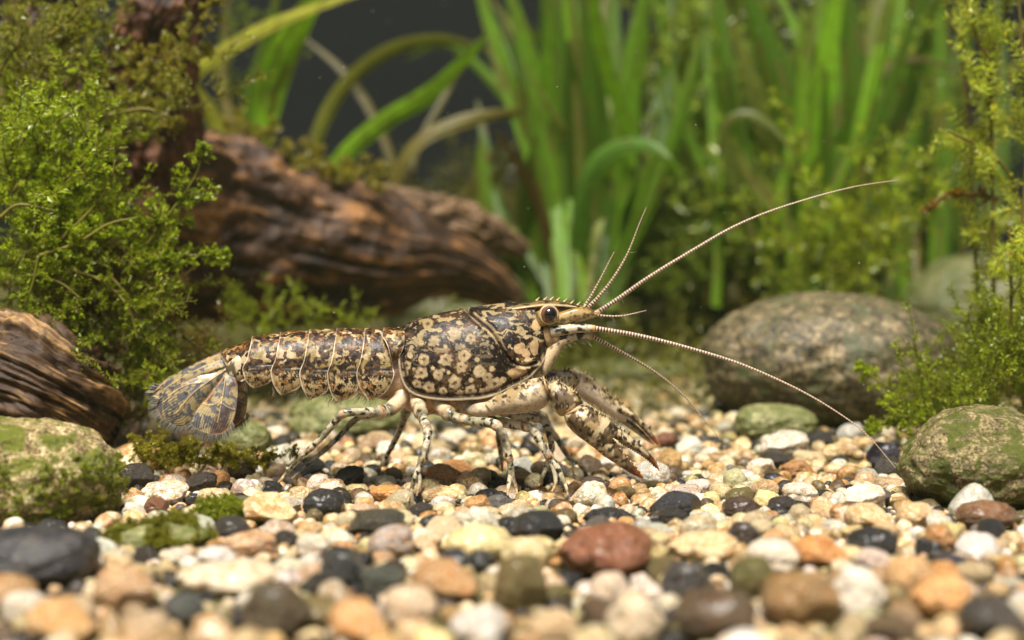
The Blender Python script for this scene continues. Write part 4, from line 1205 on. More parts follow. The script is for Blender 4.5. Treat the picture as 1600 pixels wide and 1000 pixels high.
# mouthparts and cheek
V, F, s, a = tube(P(*spline([(828, 596), (842, 584), (854, 566), (864, 548), (872, 536), (884, 530)], 60).T, -0.42), curve([0, .3, .6, 1], [0.06, 0.14, 0.15, 0.09], np.linspace(0, 1, 60)), 18)
c = mixc(full(PALE * np.array([1, .93, .82]), len(V)), full(lin(60, 44, 30), len(V)), sstep(0.6, 0.66, fbm(V * np.array([5, 5, 5]), 3, 19)) * 0.8)
mesh_obj("mouthpart", V, F, M_LIMB, CRAY, c)
V, F, s, a = loft([(846, 512), (856, 510), (866, 514), (876, 522)], [(850, 536), (858, 544), (868, 540), (878, 530)], -0.42, [0.1, 0.16, 0.14, 0.04], 40, 24)
c = mixc(full(lin(190, 158, 112), len(V)), full(lin(84, 60, 40), len(V)), np.exp(-((s - 0.45) / 0.15) ** 2) * (np.abs(np.cos(a)) < 0.5) * 0.7)
mesh_obj("cheek_plate", V, F, M_LIMB, CRAY, c)
def feeler(name, pts, r0, r1, Y0, Y1, bead=True, stalk=None, hairs=0, seed=1, period=0.066):
    sp = Soup()
    if stalk is not None:
        q = spline(stalk, 50)
        path = P(q[:, 0], q[:, 1], np.full(50, Y0))
        s_ = np.linspace(0, 1, 50)
        V, F, S, T = tube(path, q[:, 2] * cmpx() * joints(s_, (0.45, 0.8), 0.12, 0.04), 16)
        c = mixc(full(lin(204, 190, 158), len(V)), full(lin(44, 40, 36), len(V)), sstep(0.55, 0.60, fbm(V * np.array([6, 8, 10]), 3, seed)))
        c = mixc(c, full(lin(206, 150, 92), len(V)), sstep(0.9, 0.97, S))
        sp.add(V, F, c)
    q = spline(pts, 420)
    t_ = np.linspace(0, 1, 420)
    path = P(q[:, 0], q[:, 1], Y0 + (Y1 - Y0) * t_ ** 1.2)
    ln = np.concatenate([[0], np.cumsum(np.linalg.norm(np.diff(path, axis=0), axis=1))])
    L = ln[-1]
    # uneven resampling: rings with a dark saddle
    nn = int(min(2200, L / 0.009)); u = np.linspace(0, L, nn)
    path = np.stack([np.interp(u, ln, path[:, k]) for k in range(3)], -1)
    rad = (r0 + (r1 - r0) * (u / L) ** 0.75) * (1 + 0.06 * np.cos(u / period * 2 * np.pi))
    V, F, S, T = tube(path, rad, 10)
    uu = S * L
    ring = 0.5 + 0.5 * np.cos(uu / period * 2 * np.pi + np.pi)
    face = np.abs(np.angle(np.exp(1j * (T - 1.9)))) if True else 0
    # dark dots sit on the near side of each ring
    nd = V - np.repeat(path, 10, 0)[:len(V)] if False else None
    dn = np.zeros(len(V)); pr = np.repeat(path, 10, 0)
    vv = V[:len(pr)] - pr
    dn[:len(pr)] = -vv[:, 1] / (np.linalg.norm(vv, axis=1) + 1e-9)
    k = len(V)
    c = full(lin(226, 200, 172), k)
    c = mixc(c, full(lin(62, 30, 24), k), sstep(0.30, 0.48, ring) * sstep(0.25, 0.5, dn) * (1 - 0.6 * S))
    c = mixc(c, full(lin(150, 96, 70), k), 0.35 * sstep(-0.2, -0.6, dn))
    sp.add(V, F, c)
    rr = np.random.default_rng(seed)
    for _ in range(hairs):
        i = rr.integers(0, int(nn * 0.6)); d = rr.normal(size=3); d[1] *= 0.4; d /= np.linalg.norm(d)
        V, F, _, _ = tube(np.linspace(path[i], path[i] + d * rr.uniform(0.06, 0.2), 3), np.array([0.005, 0.003, 0.001]), 3, cap=False)
        sp.add(V, F, lin(180, 156, 116))
    return sp.build(name, M_LIMB, CRAY)
feeler("antenna", [(928, 513), (1000, 525), (1080, 545), (1160, 570), (1250, 610), (1320, 652), (1360, 685), (1400, 732)], 0.060, 0.006, -0.5, -1.2, stalk=[(860, 519, 9), (880, 516, 8), (905, 513, 7), (930, 513.5, 5.5)], seed=3)
feeler("antenna", [(932, 489), (965, 467.5), (1015, 432.5), (1080, 392.5), (1150, 352.5), (1225, 322.5), (1325, 294), (1404, 281)], 0.056, 0.007, 0.45, 0.9, stalk=[(880, 500, 7), (905, 497, 6), (936, 488, 5)], seed=5, hairs=6)
feeler("antennule", [(924, 525), (975, 552.5), (1025, 582.5), (1065, 615), (1100, 655), (1126, 688)], 0.048, 0.006, -0.38, 0.4, stalk=[(866, 536, 11), (884, 528, 9), (906, 524, 6.5), (926, 526, 5)], seed=7, hairs=10)
feeler("antennule", [(920, 480), (938, 461), (958, 435), (980, 397.5), (1000, 347), (1010, 324)], 0.048, 0.006, -0.12, -0.2, seed=9, hairs=16)
feeler("antennule", [(912, 480), (924, 462), (938, 436), (950, 412), (960, 393)], 0.040, 0.006, 0.15, 0.2, seed=11, hairs=16)
feeler("antennule", [(930, 492), (950, 494), (975, 493), (1010, 485)], 0.030, 0.005, -0.25, -0.2, seed=13, hairs=30)
hs = Soup(); rr = np.random.default_rng(15)
for _ in range(70):
    t_ = rr.random()
    q = spline([(850, 575), (864, 552), (876, 537), (900, 531), (922, 531)], 50)[int(t_ * 49)]
    A = P(q[0], q[1], -0.4); T = P(q[0] + rr.uniform(2, 12), q[1] + rr.uniform(4, 12), -0.4 + rr.normal() * 0.06)
    V, F, _, _ = tube(np.linspace(A, T, 3), np.array([0.006, 0.004, 0.001]), 3, cap=False)
    hs.add(V, F, lin(180, 170, 140))
hs.build("head_hairs", M_LIMB, CRAY, kind="stuff")

# ================================================================== WOOD
def wood_mat(name, a, b, c_, gx=1.0):
    m = Mat(name, 0.6, 0.4)
    at = m.attr("Col")          # R: along, G: round, B: random
    v = m.coord("Object")
    col = at.outputs["Color"]
    m.color(m.mix(m.ramp(m.noise(v, 6, 4), (0.4, 0), (0.7, 0.6)), col, c_))
    m.bump(m.noise(v, 8, 6, 0.7), 0.5, 0.06)
    return m.m
M_WOOD = wood_mat("driftwood_bark", 0, 0, lin(60, 40, 24))
M_LOG = wood_mat("weathered_log", 0, 0, lin(70, 46, 24))
def wood(name, pts, parent, mat, seed, dark, mid, light, ridge=0.16, seg=220, nn=420, knots=1.0, fl=1.0, gl=3.0, light_at=0.5, roundend=0.0, rough=0.7, crack=1.0):
    """pts: (x, y, depth, radius in px at that depth)"""
    q = spline(np.array(pts, float), nn)
    path = P(q[:, 0], q[:, 1], q[:, 2])
    rad = q[:, 3] * (CAMD + q[:, 2]) / FPX
    t_ = np.linspace(0, 1, nn)
    if roundend:
        e = np.clip((t_ - (1 - roundend)) / roundend, 0, 1)
        rad = rad * np.sqrt(np.clip(1 - e ** 3.0, 0.0004, 1))
    L = np.concatenate([[0], np.cumsum(np.linalg.norm(np.diff(path, axis=0), axis=1))])
    V, F, S, T = tube(path, rad, seg)
    l = np.interp(S, t_, L)
    r = np.interp(S, t_, rad)
    rm = float(np.median(rad))
    cyl = np.stack([np.cos(T) * gl, np.sin(T) * gl, l * 0.28 / max(rm, 0.3)], -1)
    cyl = cyl + 1.1 * (np.stack([vnoise(V * 0.6 / rm + 3 * k, seed + k) for k in range(3)], -1) - 0.5)
    g = fbm(cyl, 5, seed)
    rough3 = fbm(V * 1.6 / rm + 7, 5, seed + 40)
    crk = np.abs(fbm(np.stack([np.cos(T) * gl * 1.6, np.sin(T) * gl * 1.6, l * 0.22 / max(rm, 0.3)], -1) + 0.8 * (np.stack([vnoise(V * 1.3 / rm + 3 * k, seed + 70 + k) for k in range(3)], -1) - 0.5), 4, seed + 80) - 0.5)
    crk = 1 - sstep(0.0, 0.035, crk)
    chip = fbm(V * 6.0 / rm, 4, seed + 90)
    rdg = 1 - 2 * np.abs(fbm(cyl * 1.7 + 4, 4, seed + 9) - 0.5) * 2.2
    lump = fbm(np.stack([np.cos(T) * 0.9, np.sin(T) * 0.9, l * 0.35 / rm], -1) + 11, 3, seed + 20)
    ctr = np.stack([np.interp(S, t_, path[:, k]) for k in range(3)], -1)
    n_ = V - ctr
    V = ctr + n_ * (1 + ridge * (g - 0.5) * 2 + ridge * 0.55 * (rdg - 0.5) + 0.30 * knots * (lump - 0.5) + rough * (rough3 - 0.5) - 0.07 * crack * crk + 0.06 * (chip - 0.5))[:, None]
    k = len(V)
    fine = (1 - rough) * fbm(cyl * np.array([5, 5, 2.2]), 4, seed + 31) + rough * fbm(V * 3.2 / rm, 5, seed + 61)
    c = mixc(full(dark, k), full(mid, k), sstep(0.36, 0.52, 0.5 * g + 0.5 * fine))
    c = mixc(c, full(light, k), sstep(light_at, light_at + 0.12, 0.35 * g + 0.65 * fine))
    c = mixc(c, full(dark * 0.7, k), crk * 0.8 * crack)
    c = c * (0.7 + 0.6 * fbm(V * 9.0 / rm, 3, seed + 95))[:, None]
    return mesh_obj(name, V, F, mat, parent, c)
DW = empty("driftwood", P(230, 480, 17), "large reddish brown driftwood root rising at the back on the left", "driftwood")
d_, m_, l_ = lin(32, 24, 17), lin(82, 58, 38), lin(178, 128, 78)
wood("trunk", [(40, 330, 15, 130), (180, 330, 16, 140), (320, 345, 18, 150), (450, 372, 19, 122), (580, 394, 20, 92), (680, 408, 21, 52), (745, 432, 22, 38), (800, 472, 23, 24)], DW, M_WOOD, 5, d_, m_, l_, 0.15, knots=0.6, crack=0.5, light_at=0.50, rough=0.38, gl=2.6)
wood("branch", [(200, 330, 15, 84), (225, 200, 14, 80), (235, 110, 13, 66), (258, 30, 12, 58), (300, -80, 12, 54)], DW, M_WOOD, 9, lin(44, 28, 22), lin(98, 62, 44), lin(146, 98, 70), 0.16, nn=200)
wood("branch", [(90, 260, 12, 80), (60, 120, 12, 66), (60, 20, 12, 54), (90, -90, 12, 50)], DW, M_WOOD, 14, lin(34, 24, 18), lin(74, 50, 34), lin(110, 76, 50), 0.2, nn=200)
wood("root", [(560, 330, 24, 44), (660, 338, 25, 36), (740, 355, 26, 30), (820, 392, 27, 14)], DW, M_WOOD, 19, lin(50, 40, 30), lin(110, 86, 60), lin(160, 128, 92), 0.18, nn=140)
LOG = empty("log", P(60, 690, 1.5), "weathered brown log end with deep grain lying at the left edge", "log")
wood("trunk", [(-260, 520, 4.5, 94), (-150, 545, 3.5, 96), (-40, 578, 2.6, 96), (40, 594, 2.0, 94), (78, 610, 2.0, 88), (110, 628, 3.4, 82), (118, 648, 5.4, 78)], LOG, M_LOG, 31, lin(30, 22, 15), lin(78, 56, 34), lin(176, 138, 88), 0.17, seg=260, nn=420, knots=0.5, gl=4.5, light_at=0.52, roundend=0.05, rough=0.4)

# ================================================================== PLANTS
def leaf_mat(name, rough=0.4, trans=0.35, stripes=False):
    m = Mat(name, rough, 0.4)
    a = m.attr("Col")
    v = m.coord("Object")
    c = m.mix(m.ramp(m.noise(v, 2.2, 4), (0.42, 0), (0.7, 0.45)), a.outputs["Color"], lin(96, 92, 30))
    m.color(c)
    tr = m.n("BsdfTranslucent"); m.l(m.mix(1.0, c, (1.35, 1.4, 0.7), 'MULTIPLY'), tr.inputs["Color"])
    mx = m.n("MixShader"); mx.inputs[0].default_value = trans
    out = m.t.nodes["Material Output"]
    m.l(m.b.outputs[0], mx.inputs[1]); m.l(tr.outputs[0], mx.inputs[2]); m.l(mx.outputs[0], out.inputs["Surface"])
    return m.m
M_LEAF = leaf_mat("blade_leaf", 0.42, 0.5)
M_MOSS = leaf_mat("moss_leaf", 0.28, 0.42)
M_STEM = leaf_mat("plant_stem", 0.5, 0.1)
def ribbon(pts, width, Y, col, twist=0.5, tip=0.35, seed=0, fold=0.25, root_w=0.7):
    """blade leaf along photo pixels pts; width px; Y depth or (Y0, Y1)"""
    nn, mm = 60, 13
    q = spline(pts, nn)
    t_ = np.linspace(0, 1, nn)
    Y0, Y1 = Y if not np.isscalar(Y) else (Y, Y)
    path = P(q[:, 0], q[:, 1], Y0 + (Y1 - Y0) * t_)
    tg = np.gradient(path, axis=0); tg /= np.linalg.norm(tg, axis=1)[:, None]
    view = np.array([0, 1.0, 0])
    side = np.cross(tg, view); side /= np.linalg.norm(side, axis=1)[:, None] + 1e-9
    nr = np.cross(side, tg)
    g = np.random.default_rng(seed)
    an = twist * np.sin(t_ * g.uniform(1.5, 4) + g.uniform(0, 6))
    ws = side * np.cos(an)[:, None] + nr * np.sin(an)[:, None]
    wn = np.cross(ws, tg)
    w = width * (CAMD + (Y0 + Y1) / 2) / FPX / 2
    prof = np.minimum(1, root_w + (1 - root_w) * t_ / 0.4) * np.clip((1 - t_) / tip, 0, 1) ** 0.55
    prof = np.maximum(prof, 0.02)
    u = np.linspace(-1, 1, mm)
    V = path[:, None] + ws[:, None] * (u[None, :] * (w * prof)[:, None])[..., None] + wn[:, None] * ((np.abs(u)[None, :] * fold + 0.05 * np.sin(u * 9)[None]) * (w * prof)[:, None])[..., None]
    c = np.broadcast_to(col, (nn, mm, 3)) * (0.82 + 0.28 * vnoise(np.stack(np.broadcast_arrays(u[None, :] * 4.5, t_[:, None] * 1.2, seed * 1.7), -1), 3))[..., None]
    c = c * (1 + 0.22 * np.exp(-(u / 0.12) ** 2) + 0.10 * np.cos(u * 19))[None, :, None]
    spot = sstep(0.60, 0.70, fbm(np.stack(np.broadcast_arrays(u[None, :] * 2.2, t_[:, None] * 9, seed * 3.1), -1), 3, 6))
    c = mixc(c, np.broadcast_to(lin(120, 104, 52), c.shape), 0.75 * spot)
    c = mixc(c, np.broadcast_to(lin(140, 116, 60), c.shape), np.broadcast_to(0.3 * sstep(0.9, 1.0, t_)[:, None], c.shape[:2]))
    return V.reshape(-1, 3), grid_faces(nn, mm), c.reshape(-1, 3)
GD, GM, GB, GY, GO, GT = lin(80, 116, 22), lin(116, 160, 34), lin(152, 204, 44), lin(190, 190, 66), lin(126, 116, 48), lin(168, 150, 100)
def grass(label, base, Y, leaves, seed, cat="grass plant", extra=0, spreadx=60):
    e = empty("tape_grass", P(*base, Y), label, cat, "tape grass plants in the background")
    for k, (pts, w, col, dY) in enumerate(leaves):
        V, F, c = ribbon(pts, w, (Y, Y + dY), col, seed=seed + k)
        mesh_obj("leaf", V, F, M_LEAF, e, c)
    g = np.random.default_rng(seed + 500)
    for k in range(extra):
        bx, by = base[0] + g.normal() * spreadx * 0.35, base[1] + g.uniform(-5, 15)
        tx, ty = base[0] + g.normal() * spreadx, g.uniform(-80, 260)
        mx = (bx + tx) / 2 + g.normal() * 20
        pts = [(bx, by), ((bx + mx) / 2 + g.normal() * 8, by * 0.7 + ty * 0.3), (mx, (by + ty) / 2), (tx, ty)]
        if g.random() < 0.15:
            sg = np.sign(tx - bx + 0.01)
            pts.append((tx + sg * g.uniform(40, 90), ty + g.uniform(-10, 60)))
        col = [GD, GM, GM * 0.8, GD * 1.2, GB * 0.8, lin(140, 150, 64)][g.integers(6)] * g.uniform(0.7, 1.15)
        V, F, c = ribbon(pts, g.uniform(13, 36), (Y + g.uniform(-2, 3), Y + g.uniform(-2, 6)), col, seed=seed + 40 + k)
        mesh_obj("leaf", V, F, M_LEAF, e, c)
    return e
grass("tape grass with broad bright blade rising behind the driftwood on the left", (400, 330), 25, [
    ([(385, 330), (408, 190), (445, 80), (515, -40)], 50, GB, -2), ([(372, 330), (385, 180), (420, 60), (440, -40)], 24, GD, 1),
    ([(420, 330), (330, 180), (300, 120), (390, 55), (480, 15), (590, -20)], 26, GY, -3), ([(405, 320), (360, 200), (345, 100), (360, -30)], 18, GO, 3)], 10)
grass("tape grass with slanting thin blades in the dark gap behind the driftwood", (600, 330), 27, [
    ([(490, 330), (530, 250), (600, 190), (680, 140), (765, 50)], 30, GB * 0.9, -2), ([(600, 340), (640, 235), (720, 190), (840, 170)], 24, GO * 1.05, 1),
    ([(635, 340), (600, 215), (545, 120), (470, 55)], 16, GO * 0.6, 3), ([(455, 330), (515, 170), (590, 90), (680, 62), (765, 78)], 24, lin(128, 132, 44), 3),
    ([(640, 340), (650, 240), (700, 140), (740, 60)], 10, GO * 0.7, 4), ([(690, 340), (740, 290), (790, 210)], 16, GO * 0.5, 4), ([(720, 340), (770, 280), (800, 250)], 14, GO * 0.5, 5)], 30)
grass("dense tape grass clump with dark broad blades right above the crayfish's head", (900, 470), 27, [
    ([(900, 475), (884, 300), (866, 110), (850, -60)], 58, GD * 1.1, 1), ([(922, 475), (932, 260), (926, 100), (915, -60)], 50, GD, -1), ([(880, 470), (842, 270), (795, 130), (735, -60)], 32, GM, 2),
    ([(890, 465), (866, 250), (826, 80), (780, -60)], 34, GM * 0.9, 0), ([(940, 465), (966, 260), (992, 110), (1015, -60)], 40, GM, 1), ([(990, 260), (968, 170), (938, 70), (920, -60)], 24, GB, -3),
    ([(905, 470), (906, 340), (925, 265), (965, 230), (1015, 228), (1050, 250)], 34, lin(100, 146, 50), -4), ([(935, 465), (1010, 330), (1060, 200), (1100, 40)], 28, GM * 0.8, 2), ([(930, 460), (1010, 300), (1062, 290), (1090, 330)], 20, lin(110, 140, 50), 3),
    ([(876, 460), (846, 330), (805, 250), (770, 200)], 18, lin(96, 74, 40), -2), ([(895, 465), (900, 200), (890, -60)], 30, GM * 1.05, 3), ([(860, 465), (838, 200), (770, 90), (740, 70)], 22, lin(120, 130, 60), 4),
    ([(950, 470), (975, 330), (955, 180), (960, -40)], 36, GD * 1.2, 4), ([(960, 465), (1020, 250), (1040, 100), (1045, -50)], 30, GD * 1.1, 5)], 50, extra=40, spreadx=85)
grass("tape grass clump with wide upright blades behind the large boulder", (1270, 470), 27, [
    ([(1262, 480), (1250, 270), (1215, 130), (1155, -50)], 50, GD * 1.15, 0), ([(1278, 480), (1284, 240), (1292, -60)], 62, GM * 0.85, 1), ([(1272, 420), (1276, 250), (1288, 100), (1318, -50)], 40, GB, -2),
    ([(1300, 480), (1338, 260), (1334, 100), (1316, -60)], 46, GD, 1), ([(1240, 480), (1188, 330), (1148, 190), (1116, -50)], 28, GD * 1.3, 2), ([(1390, 480), (1418, 320), (1440, 120), (1450, -50)], 36, GD * 0.9, 3),
    ([(1340, 470), (1352, 220), (1376, 120), (1430, 94), (1500, 108)], 16, GT * 0.7, 0), ([(1216, 470), (1140, 260), (1135, 195), (1175, 178), (1225, 215), (1250, 265)], 16, lin(112, 124, 52), -2), ([(1310, 470), (1300, 220), (1250, 60), (1200, -40)], 26, GM, 4),
    ([(1350, 480), (1370, 300), (1366, 100), (1380, -60)], 24, GM * 0.8, 5), ([(1120, 480), (1126, 300), (1112, 120), (1106, -60)], 24, GM * 0.9, 4), ([(1440, 480), (1424, 330), (1400, 200)], 16, GO, 4), ([(1460, 480), (1472, 250), (1465, -50)], 36, GM * 0.8, 2), ([(1500, 480), (1494, 200), (1522, -50)], 34, GD * 1.1, 3), ([(1420, 480), (1402, 200), (1412, -50)], 32, GM, 3), ([(1540, 480), (1560, 200), (1550, -50)], 34, GD, 4)], 80, extra=40, spreadx=100)
grass("low tape grass with short slanting blades far back between the two clumps", (1080, 470), 36, [
    ([(1060, 480), (1040, 330), (1010, 200), (960, 100)], 22, GM * 0.8, 0), ([(1070, 480), (1080, 300), (1100, 150), (1130, 30)], 24, GM, 1), ([(1090, 480), (1130, 340), (1180, 260), (1240, 230)], 20, GM * 1.1, 1),
    ([(1080, 480), (1070, 250), (1040, 60), (1020, -50)], 26, GD * 1.3, 2), ([(1100, 480), (1160, 330), (1170, 160), (1180, -50)], 24, GD * 1.4, 2), ([(1050, 480), (1000, 380), (970, 330), (950, 320)], 16, GO, 1)], 110, extra=40, spreadx=150)

# ---- small-leaved plants: templates
def leaf_quad(p, d, up, L, W, droop=0.0):
    s = np.cross(d, up); s /= np.linalg.norm(s) + 1e-9
    n = np.cross(s, d)
    tipv = p + d * L - n * L * droop
    mid = p + d * L * 0.5 + n * L * 0.06
    return [p, mid + s * W / 2 - n * W * 0.1, tipv, mid - s * W / 2 - n * W * 0.1]
def sprig(seed, L=2.0, step=0.075, leaf=(0.11, 0.17), wl=0.55, branches=9, blen=(0.3, 0.8), bend=0.5, stem_r=0.022, whorl=3, ang=1.0):
    """local +Z sprig: returns stem (V, F) and leaf quads (N,4,3)"""
    g = np.random.default_rng(seed)
    st = Soup(); leaves = []
    def run(p0, d0, length, r, depth):
        n = max(4, int(length / 0.12))
        pts = [p0]; d = d0.copy()
        for _ in range(n):
            d = d + g.normal(size=3) * 0.13 * bend
            d /= np.linalg.norm(d)
            pts.append(pts[-1] + d * length / n)
        pts = np.array(pts)
        V, F, _, _ = tube(pts, np.linspace(r, r * 0.45, len(pts)), 4, cap=False)
        st.add(V, F)
        m = max(3, int(length / step))
        q = spline(pts, m + 1)
        tg = np.gradient(q, axis=0); tg /= np.linalg.norm(tg, axis=1)[:, None]
        ph = g.uniform(0, 6)
        for k in range(1, m + 1):
            nw = whorl if k < m else whorl + 2
            for w in range(nw):
                a = ph + k * 2.4 + w * 2 * np.pi / nw + g.normal() * 0.3
                e1 = np.cross(tg[k], [0.3, 0.9, 0.2]); e1 /= np.linalg.norm(e1); e2 = np.cross(tg[k], e1)
                rd = np.cos(a) * e1 + np.sin(a) * e2
                op = ang * g.uniform(0.7, 1.2) * (1.0 if k < m else 0.5)
                dd = rd * math.sin(op) + tg[k] * math.cos(op)
                ll = g.uniform(*leaf) * (1 if k < m * 0.85 else 0.75)
                leaves.append(leaf_quad(q[k] + rd * r * 0.5, dd, tg[k], ll, ll * wl, 0.12))
        return q, tg
    q, tg = run(np.zeros(3), np.array([0, 0, 1.0]), L, stem_r, 0)
    for b in range(branches):
        k = int(len(q) * (0.12 + 0.8 * (b + g.random()) / branches))
        k = min(k, len(q) - 1)
        a = b * 2.5 + g.normal() * 0.5
        rd = np.array([math.cos(a), math.sin(a), 0])
        dd = rd * 0.8 + tg[k] * g.uniform(0.4, 0.9); dd /= np.linalg.norm(dd)
        run(q[k], dd, g.uniform(*blen) * (1.2 - 0.7 * k / len(q)), stem_r * 0.7, 1)
    return np.vstack(st.V), np.vstack(st.F[4]), np.array(leaves)
SPR = [sprig(200 + k, L=1.6 + 0.3 * k, step=0.11, leaf=(0.15, 0.26), wl=0.46, branches=5, blen=(0.4, 0.9), stem_r=0.026, whorl=2, bend=0.9) for k in range(8)]
MATTED = [sprig(230 + k, L=0.8, step=0.1, branches=4, blen=(0.2, 0.4), leaf=(0.15, 0.25), wl=0.62, stem_r=0.03) for k in range(4)]
NEEDLE = [sprig(260 + k, L=3.4, step=0.30, leaf=(0.36, 0.62), wl=0.24, branches=1, blen=(0.8, 1.6), bend=0.30, stem_r=0.035, whorl=6, ang=1.15) for k in range(4)]
ROUND = [sprig(290 + k, L=5.5, step=0.55, leaf=(0.55, 0.95), wl=0.42, branches=3, blen=(1.2, 2.4), bend=0.25, stem_r=0.04, whorl=2, ang=1.1) for k in range(4)]
def rot_to(d, spin):
    d = Vector(d).normalized()
    return np.array((d.to_track_quat('Z', 'Y').to_matrix() @ Matrix.Rotation(spin, 3, 'Z')))
class Plant:
    def __init__(self, name, loc, label, category, group=None):
        self.e = empty(name, loc, label, category, group)
        self.st, self.lf = Soup(), Soup()
    def add(self, tmpl, pos, d, scale, col, g, stem=lin(96, 84, 34), yellow=0.3):
        V, F, Lq = tmpl
        R = rot_to(d, g.uniform(0, 6.28))
        self.st.add((V * scale) @ R.T + pos, F, stem)
        W = (Lq.reshape(-1, 3) * scale) @ R.T + pos
        n = len(Lq)
        c = col * (0.62 + 0.7 * g.random((n, 1)) ** 1.3)
        yl = (g.random((n, 1)) < yellow * 0.4)
        c = np.where(yl, c * np.array([1.25, 1.02, 0.8]), c)
        f = np.arange(n)[:, None] * 4 + np.array([[0, 1, 2, 3]])
        self.lf.add(W, f, np.repeat(c, 4, 0))
    def done(self):
        self.st.build("stem", M_STEM, self.e, kind="stuff")
        return self.lf.build("foliage", M_MOSS, self.e, smooth=False)
def moss_clump(label, region, Y, n, seed, col, dirs, scale=(0.7, 1.2), tm=SPR, name="moss_clump", cat="moss", group="moss growing on the wood and stones", spread=0.6, yellow=0.3, strands=()):
    """region: polygon-free list of (x, y, rx, ry) blobs in photo pixels; dirs: mean growth direction"""
    g = np.random.default_rng(seed)
    x0, y0 = region[0][0], region[0][1]
    pl = Plant(name, P(x0, y0, np.mean(Y)), label, cat, group)
    tot = sum(r[2] * r[3] for r in region)
    for (cx, cy_, rx, ry) in region:
        for _ in range(max(1, int(n * rx * ry / tot))):
            a = g.uniform(0, 6.28); rr = math.sqrt(g.random())
            x, y = cx + rx * rr * math.cos(a), cy_ + ry * rr * math.sin(a)
            yy = g.uniform(*Y)
            d = np.array(dirs) + g.normal(size=3) * spread
            out = np.array([math.cos(a) * rr * 0.6, -0.3, -math.sin(a) * rr * 0.6])
            pl.add(tm[g.integers(len(tm))], P(x, y, yy), d + out, g.uniform(*scale), col, g, yellow=yellow)
    for j, (sp_, yy) in enumerate(strands):
        q = spline(sp_, 40)
        path = P(q[:, 0], q[:, 1], np.full(40, yy))
        V, F, _, _ = tube(path, np.linspace(0.055, 0.022, 40), 6)
        pl.st.add(V, F, lin(126, 116, 46))
        tg = np.gradient(path, axis=0); tg /= np.linalg.norm(tg, axis=1)[:, None]
        nb = int(np.linalg.norm(np.diff(path, axis=0), axis=1).sum() / 0.22)
        for k in range(nb):
            i = int(2 + 37 * k / nb)
            pr = np.cross(tg[i], [0, 1, 0]) * (1 if k % 2 else -1)
            pl.add(MATTED[g.integers(len(MATTED))], path[i], pr * 0.8 + tg[i] * 0.6 + g.normal(size=3) * 0.25, g.uniform(0.45, 0.8) * (1.15 - 0.5 * i / 40), col * 1.1, g, yellow=yellow)
    return pl.done()
MG, MB_, MY, MO = lin(138, 152, 40), lin(162, 180, 46), lin(170, 172, 60), lin(146, 138, 58)
moss_clump("dense bright green moss cushion on the left edge above the log", [(70, 260, 90, 70), (30, 350, 70, 60), (120, 310, 50, 50)], (3.0, 8), 120, 301, MB_, (0.15, -0.2, 0.7), (0.6, 1.0), strands=[([(20, 300), (60, 250), (80, 200), (120, 170)], 3.2), ([(60, 330), (110, 280), (150, 240), (200, 230)], 3.0), ([(10, 260), (40, 210), (50, 160)], 3.6), ([(90, 380), (140, 330), (170, 290), (180, 250)], 2.8), ([(60, 400), (120, 380), (170, 350), (215, 340)], 2.6), ([(0, 340), (30, 320), (90, 330)], 2.4), ([(120, 230), (160, 215), (205, 205)], 4.0)])
moss_clump("olive mossy twigs around the upper driftwood branch at top left", [(40, 130, 90, 60), (215, 185, 80, 30), (110, 80, 40, 50), (310, 150, 14, 50)], (6, 10), 70, 302, lin(146, 150, 60), (0.3, -0.2, 0.7), (0.5, 0.9), spread=0.8, yellow=0.6, strands=[([(10, 200), (60, 120), (110, 70), (130, 10)], 5.5), ([(60, 180), (110, 130), (160, 100), (185, 40)], 6), ([(0, 110), (30, 60), (20, 10)], 5), ([(140, 190), (150, 120), (130, 40), (120, -20)], 7), ([(70, 60), (110, 30), (150, -20)], 5.5), ([(170, 180), (230, 170), (260, 190)], 6)])
moss_clump("yellowish moss hanging over the log at the left", [(60, 420, 100, 60), (160, 450, 90, 70), (215, 540, 40, 80)], (2.5, 6), 76, 303, MG, (0.3, -0.3, 0.1), (0.5, 0.9), spread=0.9, yellow=0.6, strands=[([(40, 430), (90, 440), (130, 470)], 2.4), ([(110, 420), (160, 440), (200, 480), (215, 530)], 2.6), ([(170, 430), (200, 470), (190, 540)], 3)])
moss_clump("brownish withered moss behind the log and tail fan", [(150, 500, 100, 60), (230, 600, 50, 60)], (4.5, 8), 90, 304, lin(112, 92, 48), (0.1, -0.2, 0.6), (0.5, 0.9), spread=0.9, yellow=0.9)
def long_sprig(label, pts, Y, col, seed, side=(0.35, 0.75), tm=MATTED, n=16, name="moss_sprig", scale=(0.6, 1.1), leafy=True):
    g = np.random.default_rng(seed)
    q = spline(pts, 40)
    path = P(q[:, 0], q[:, 1], np.full(40, Y))
    pl = Plant(name, path[0], label, "moss", "single moss sprigs standing clear of the cushions")
    V, F, _, _ = tube(path, np.linspace(0.05, 0.02, 40), 6)
    pl.st.add(V, F, lin(106, 104, 30))
    tg = np.gradient(path, axis=0); tg /= np.linalg.norm(tg, axis=1)[:, None]
    for k in range(n):
        i = int(3 + 36 * k / n)
        s = 1 if k % 2 else -1
        pr = np.cross(tg[i], [0, 1, 0]) * s
        d = pr * 0.8 + tg[i] * 0.7 + g.normal(size=3) * 0.25
        pl.add(tm[g.integers(len(tm))], path[i], d, g.uniform(*scale) * (1.15 - 0.6 * i / 40), col, g)
    for k in range(5):
        pl.add(tm[k % len(tm)], path[36], tg[38] + g.normal(size=3) * 0.25, 0.5, col, g)
    return pl.done()
long_sprig("upright moss sprig standing before the dark driftwood, tip above the tail", [(190, 430), (235, 375), (275, 320), (305, 275), (318, 232)], 3.6, MB_ * 0.95, 310, n=15)
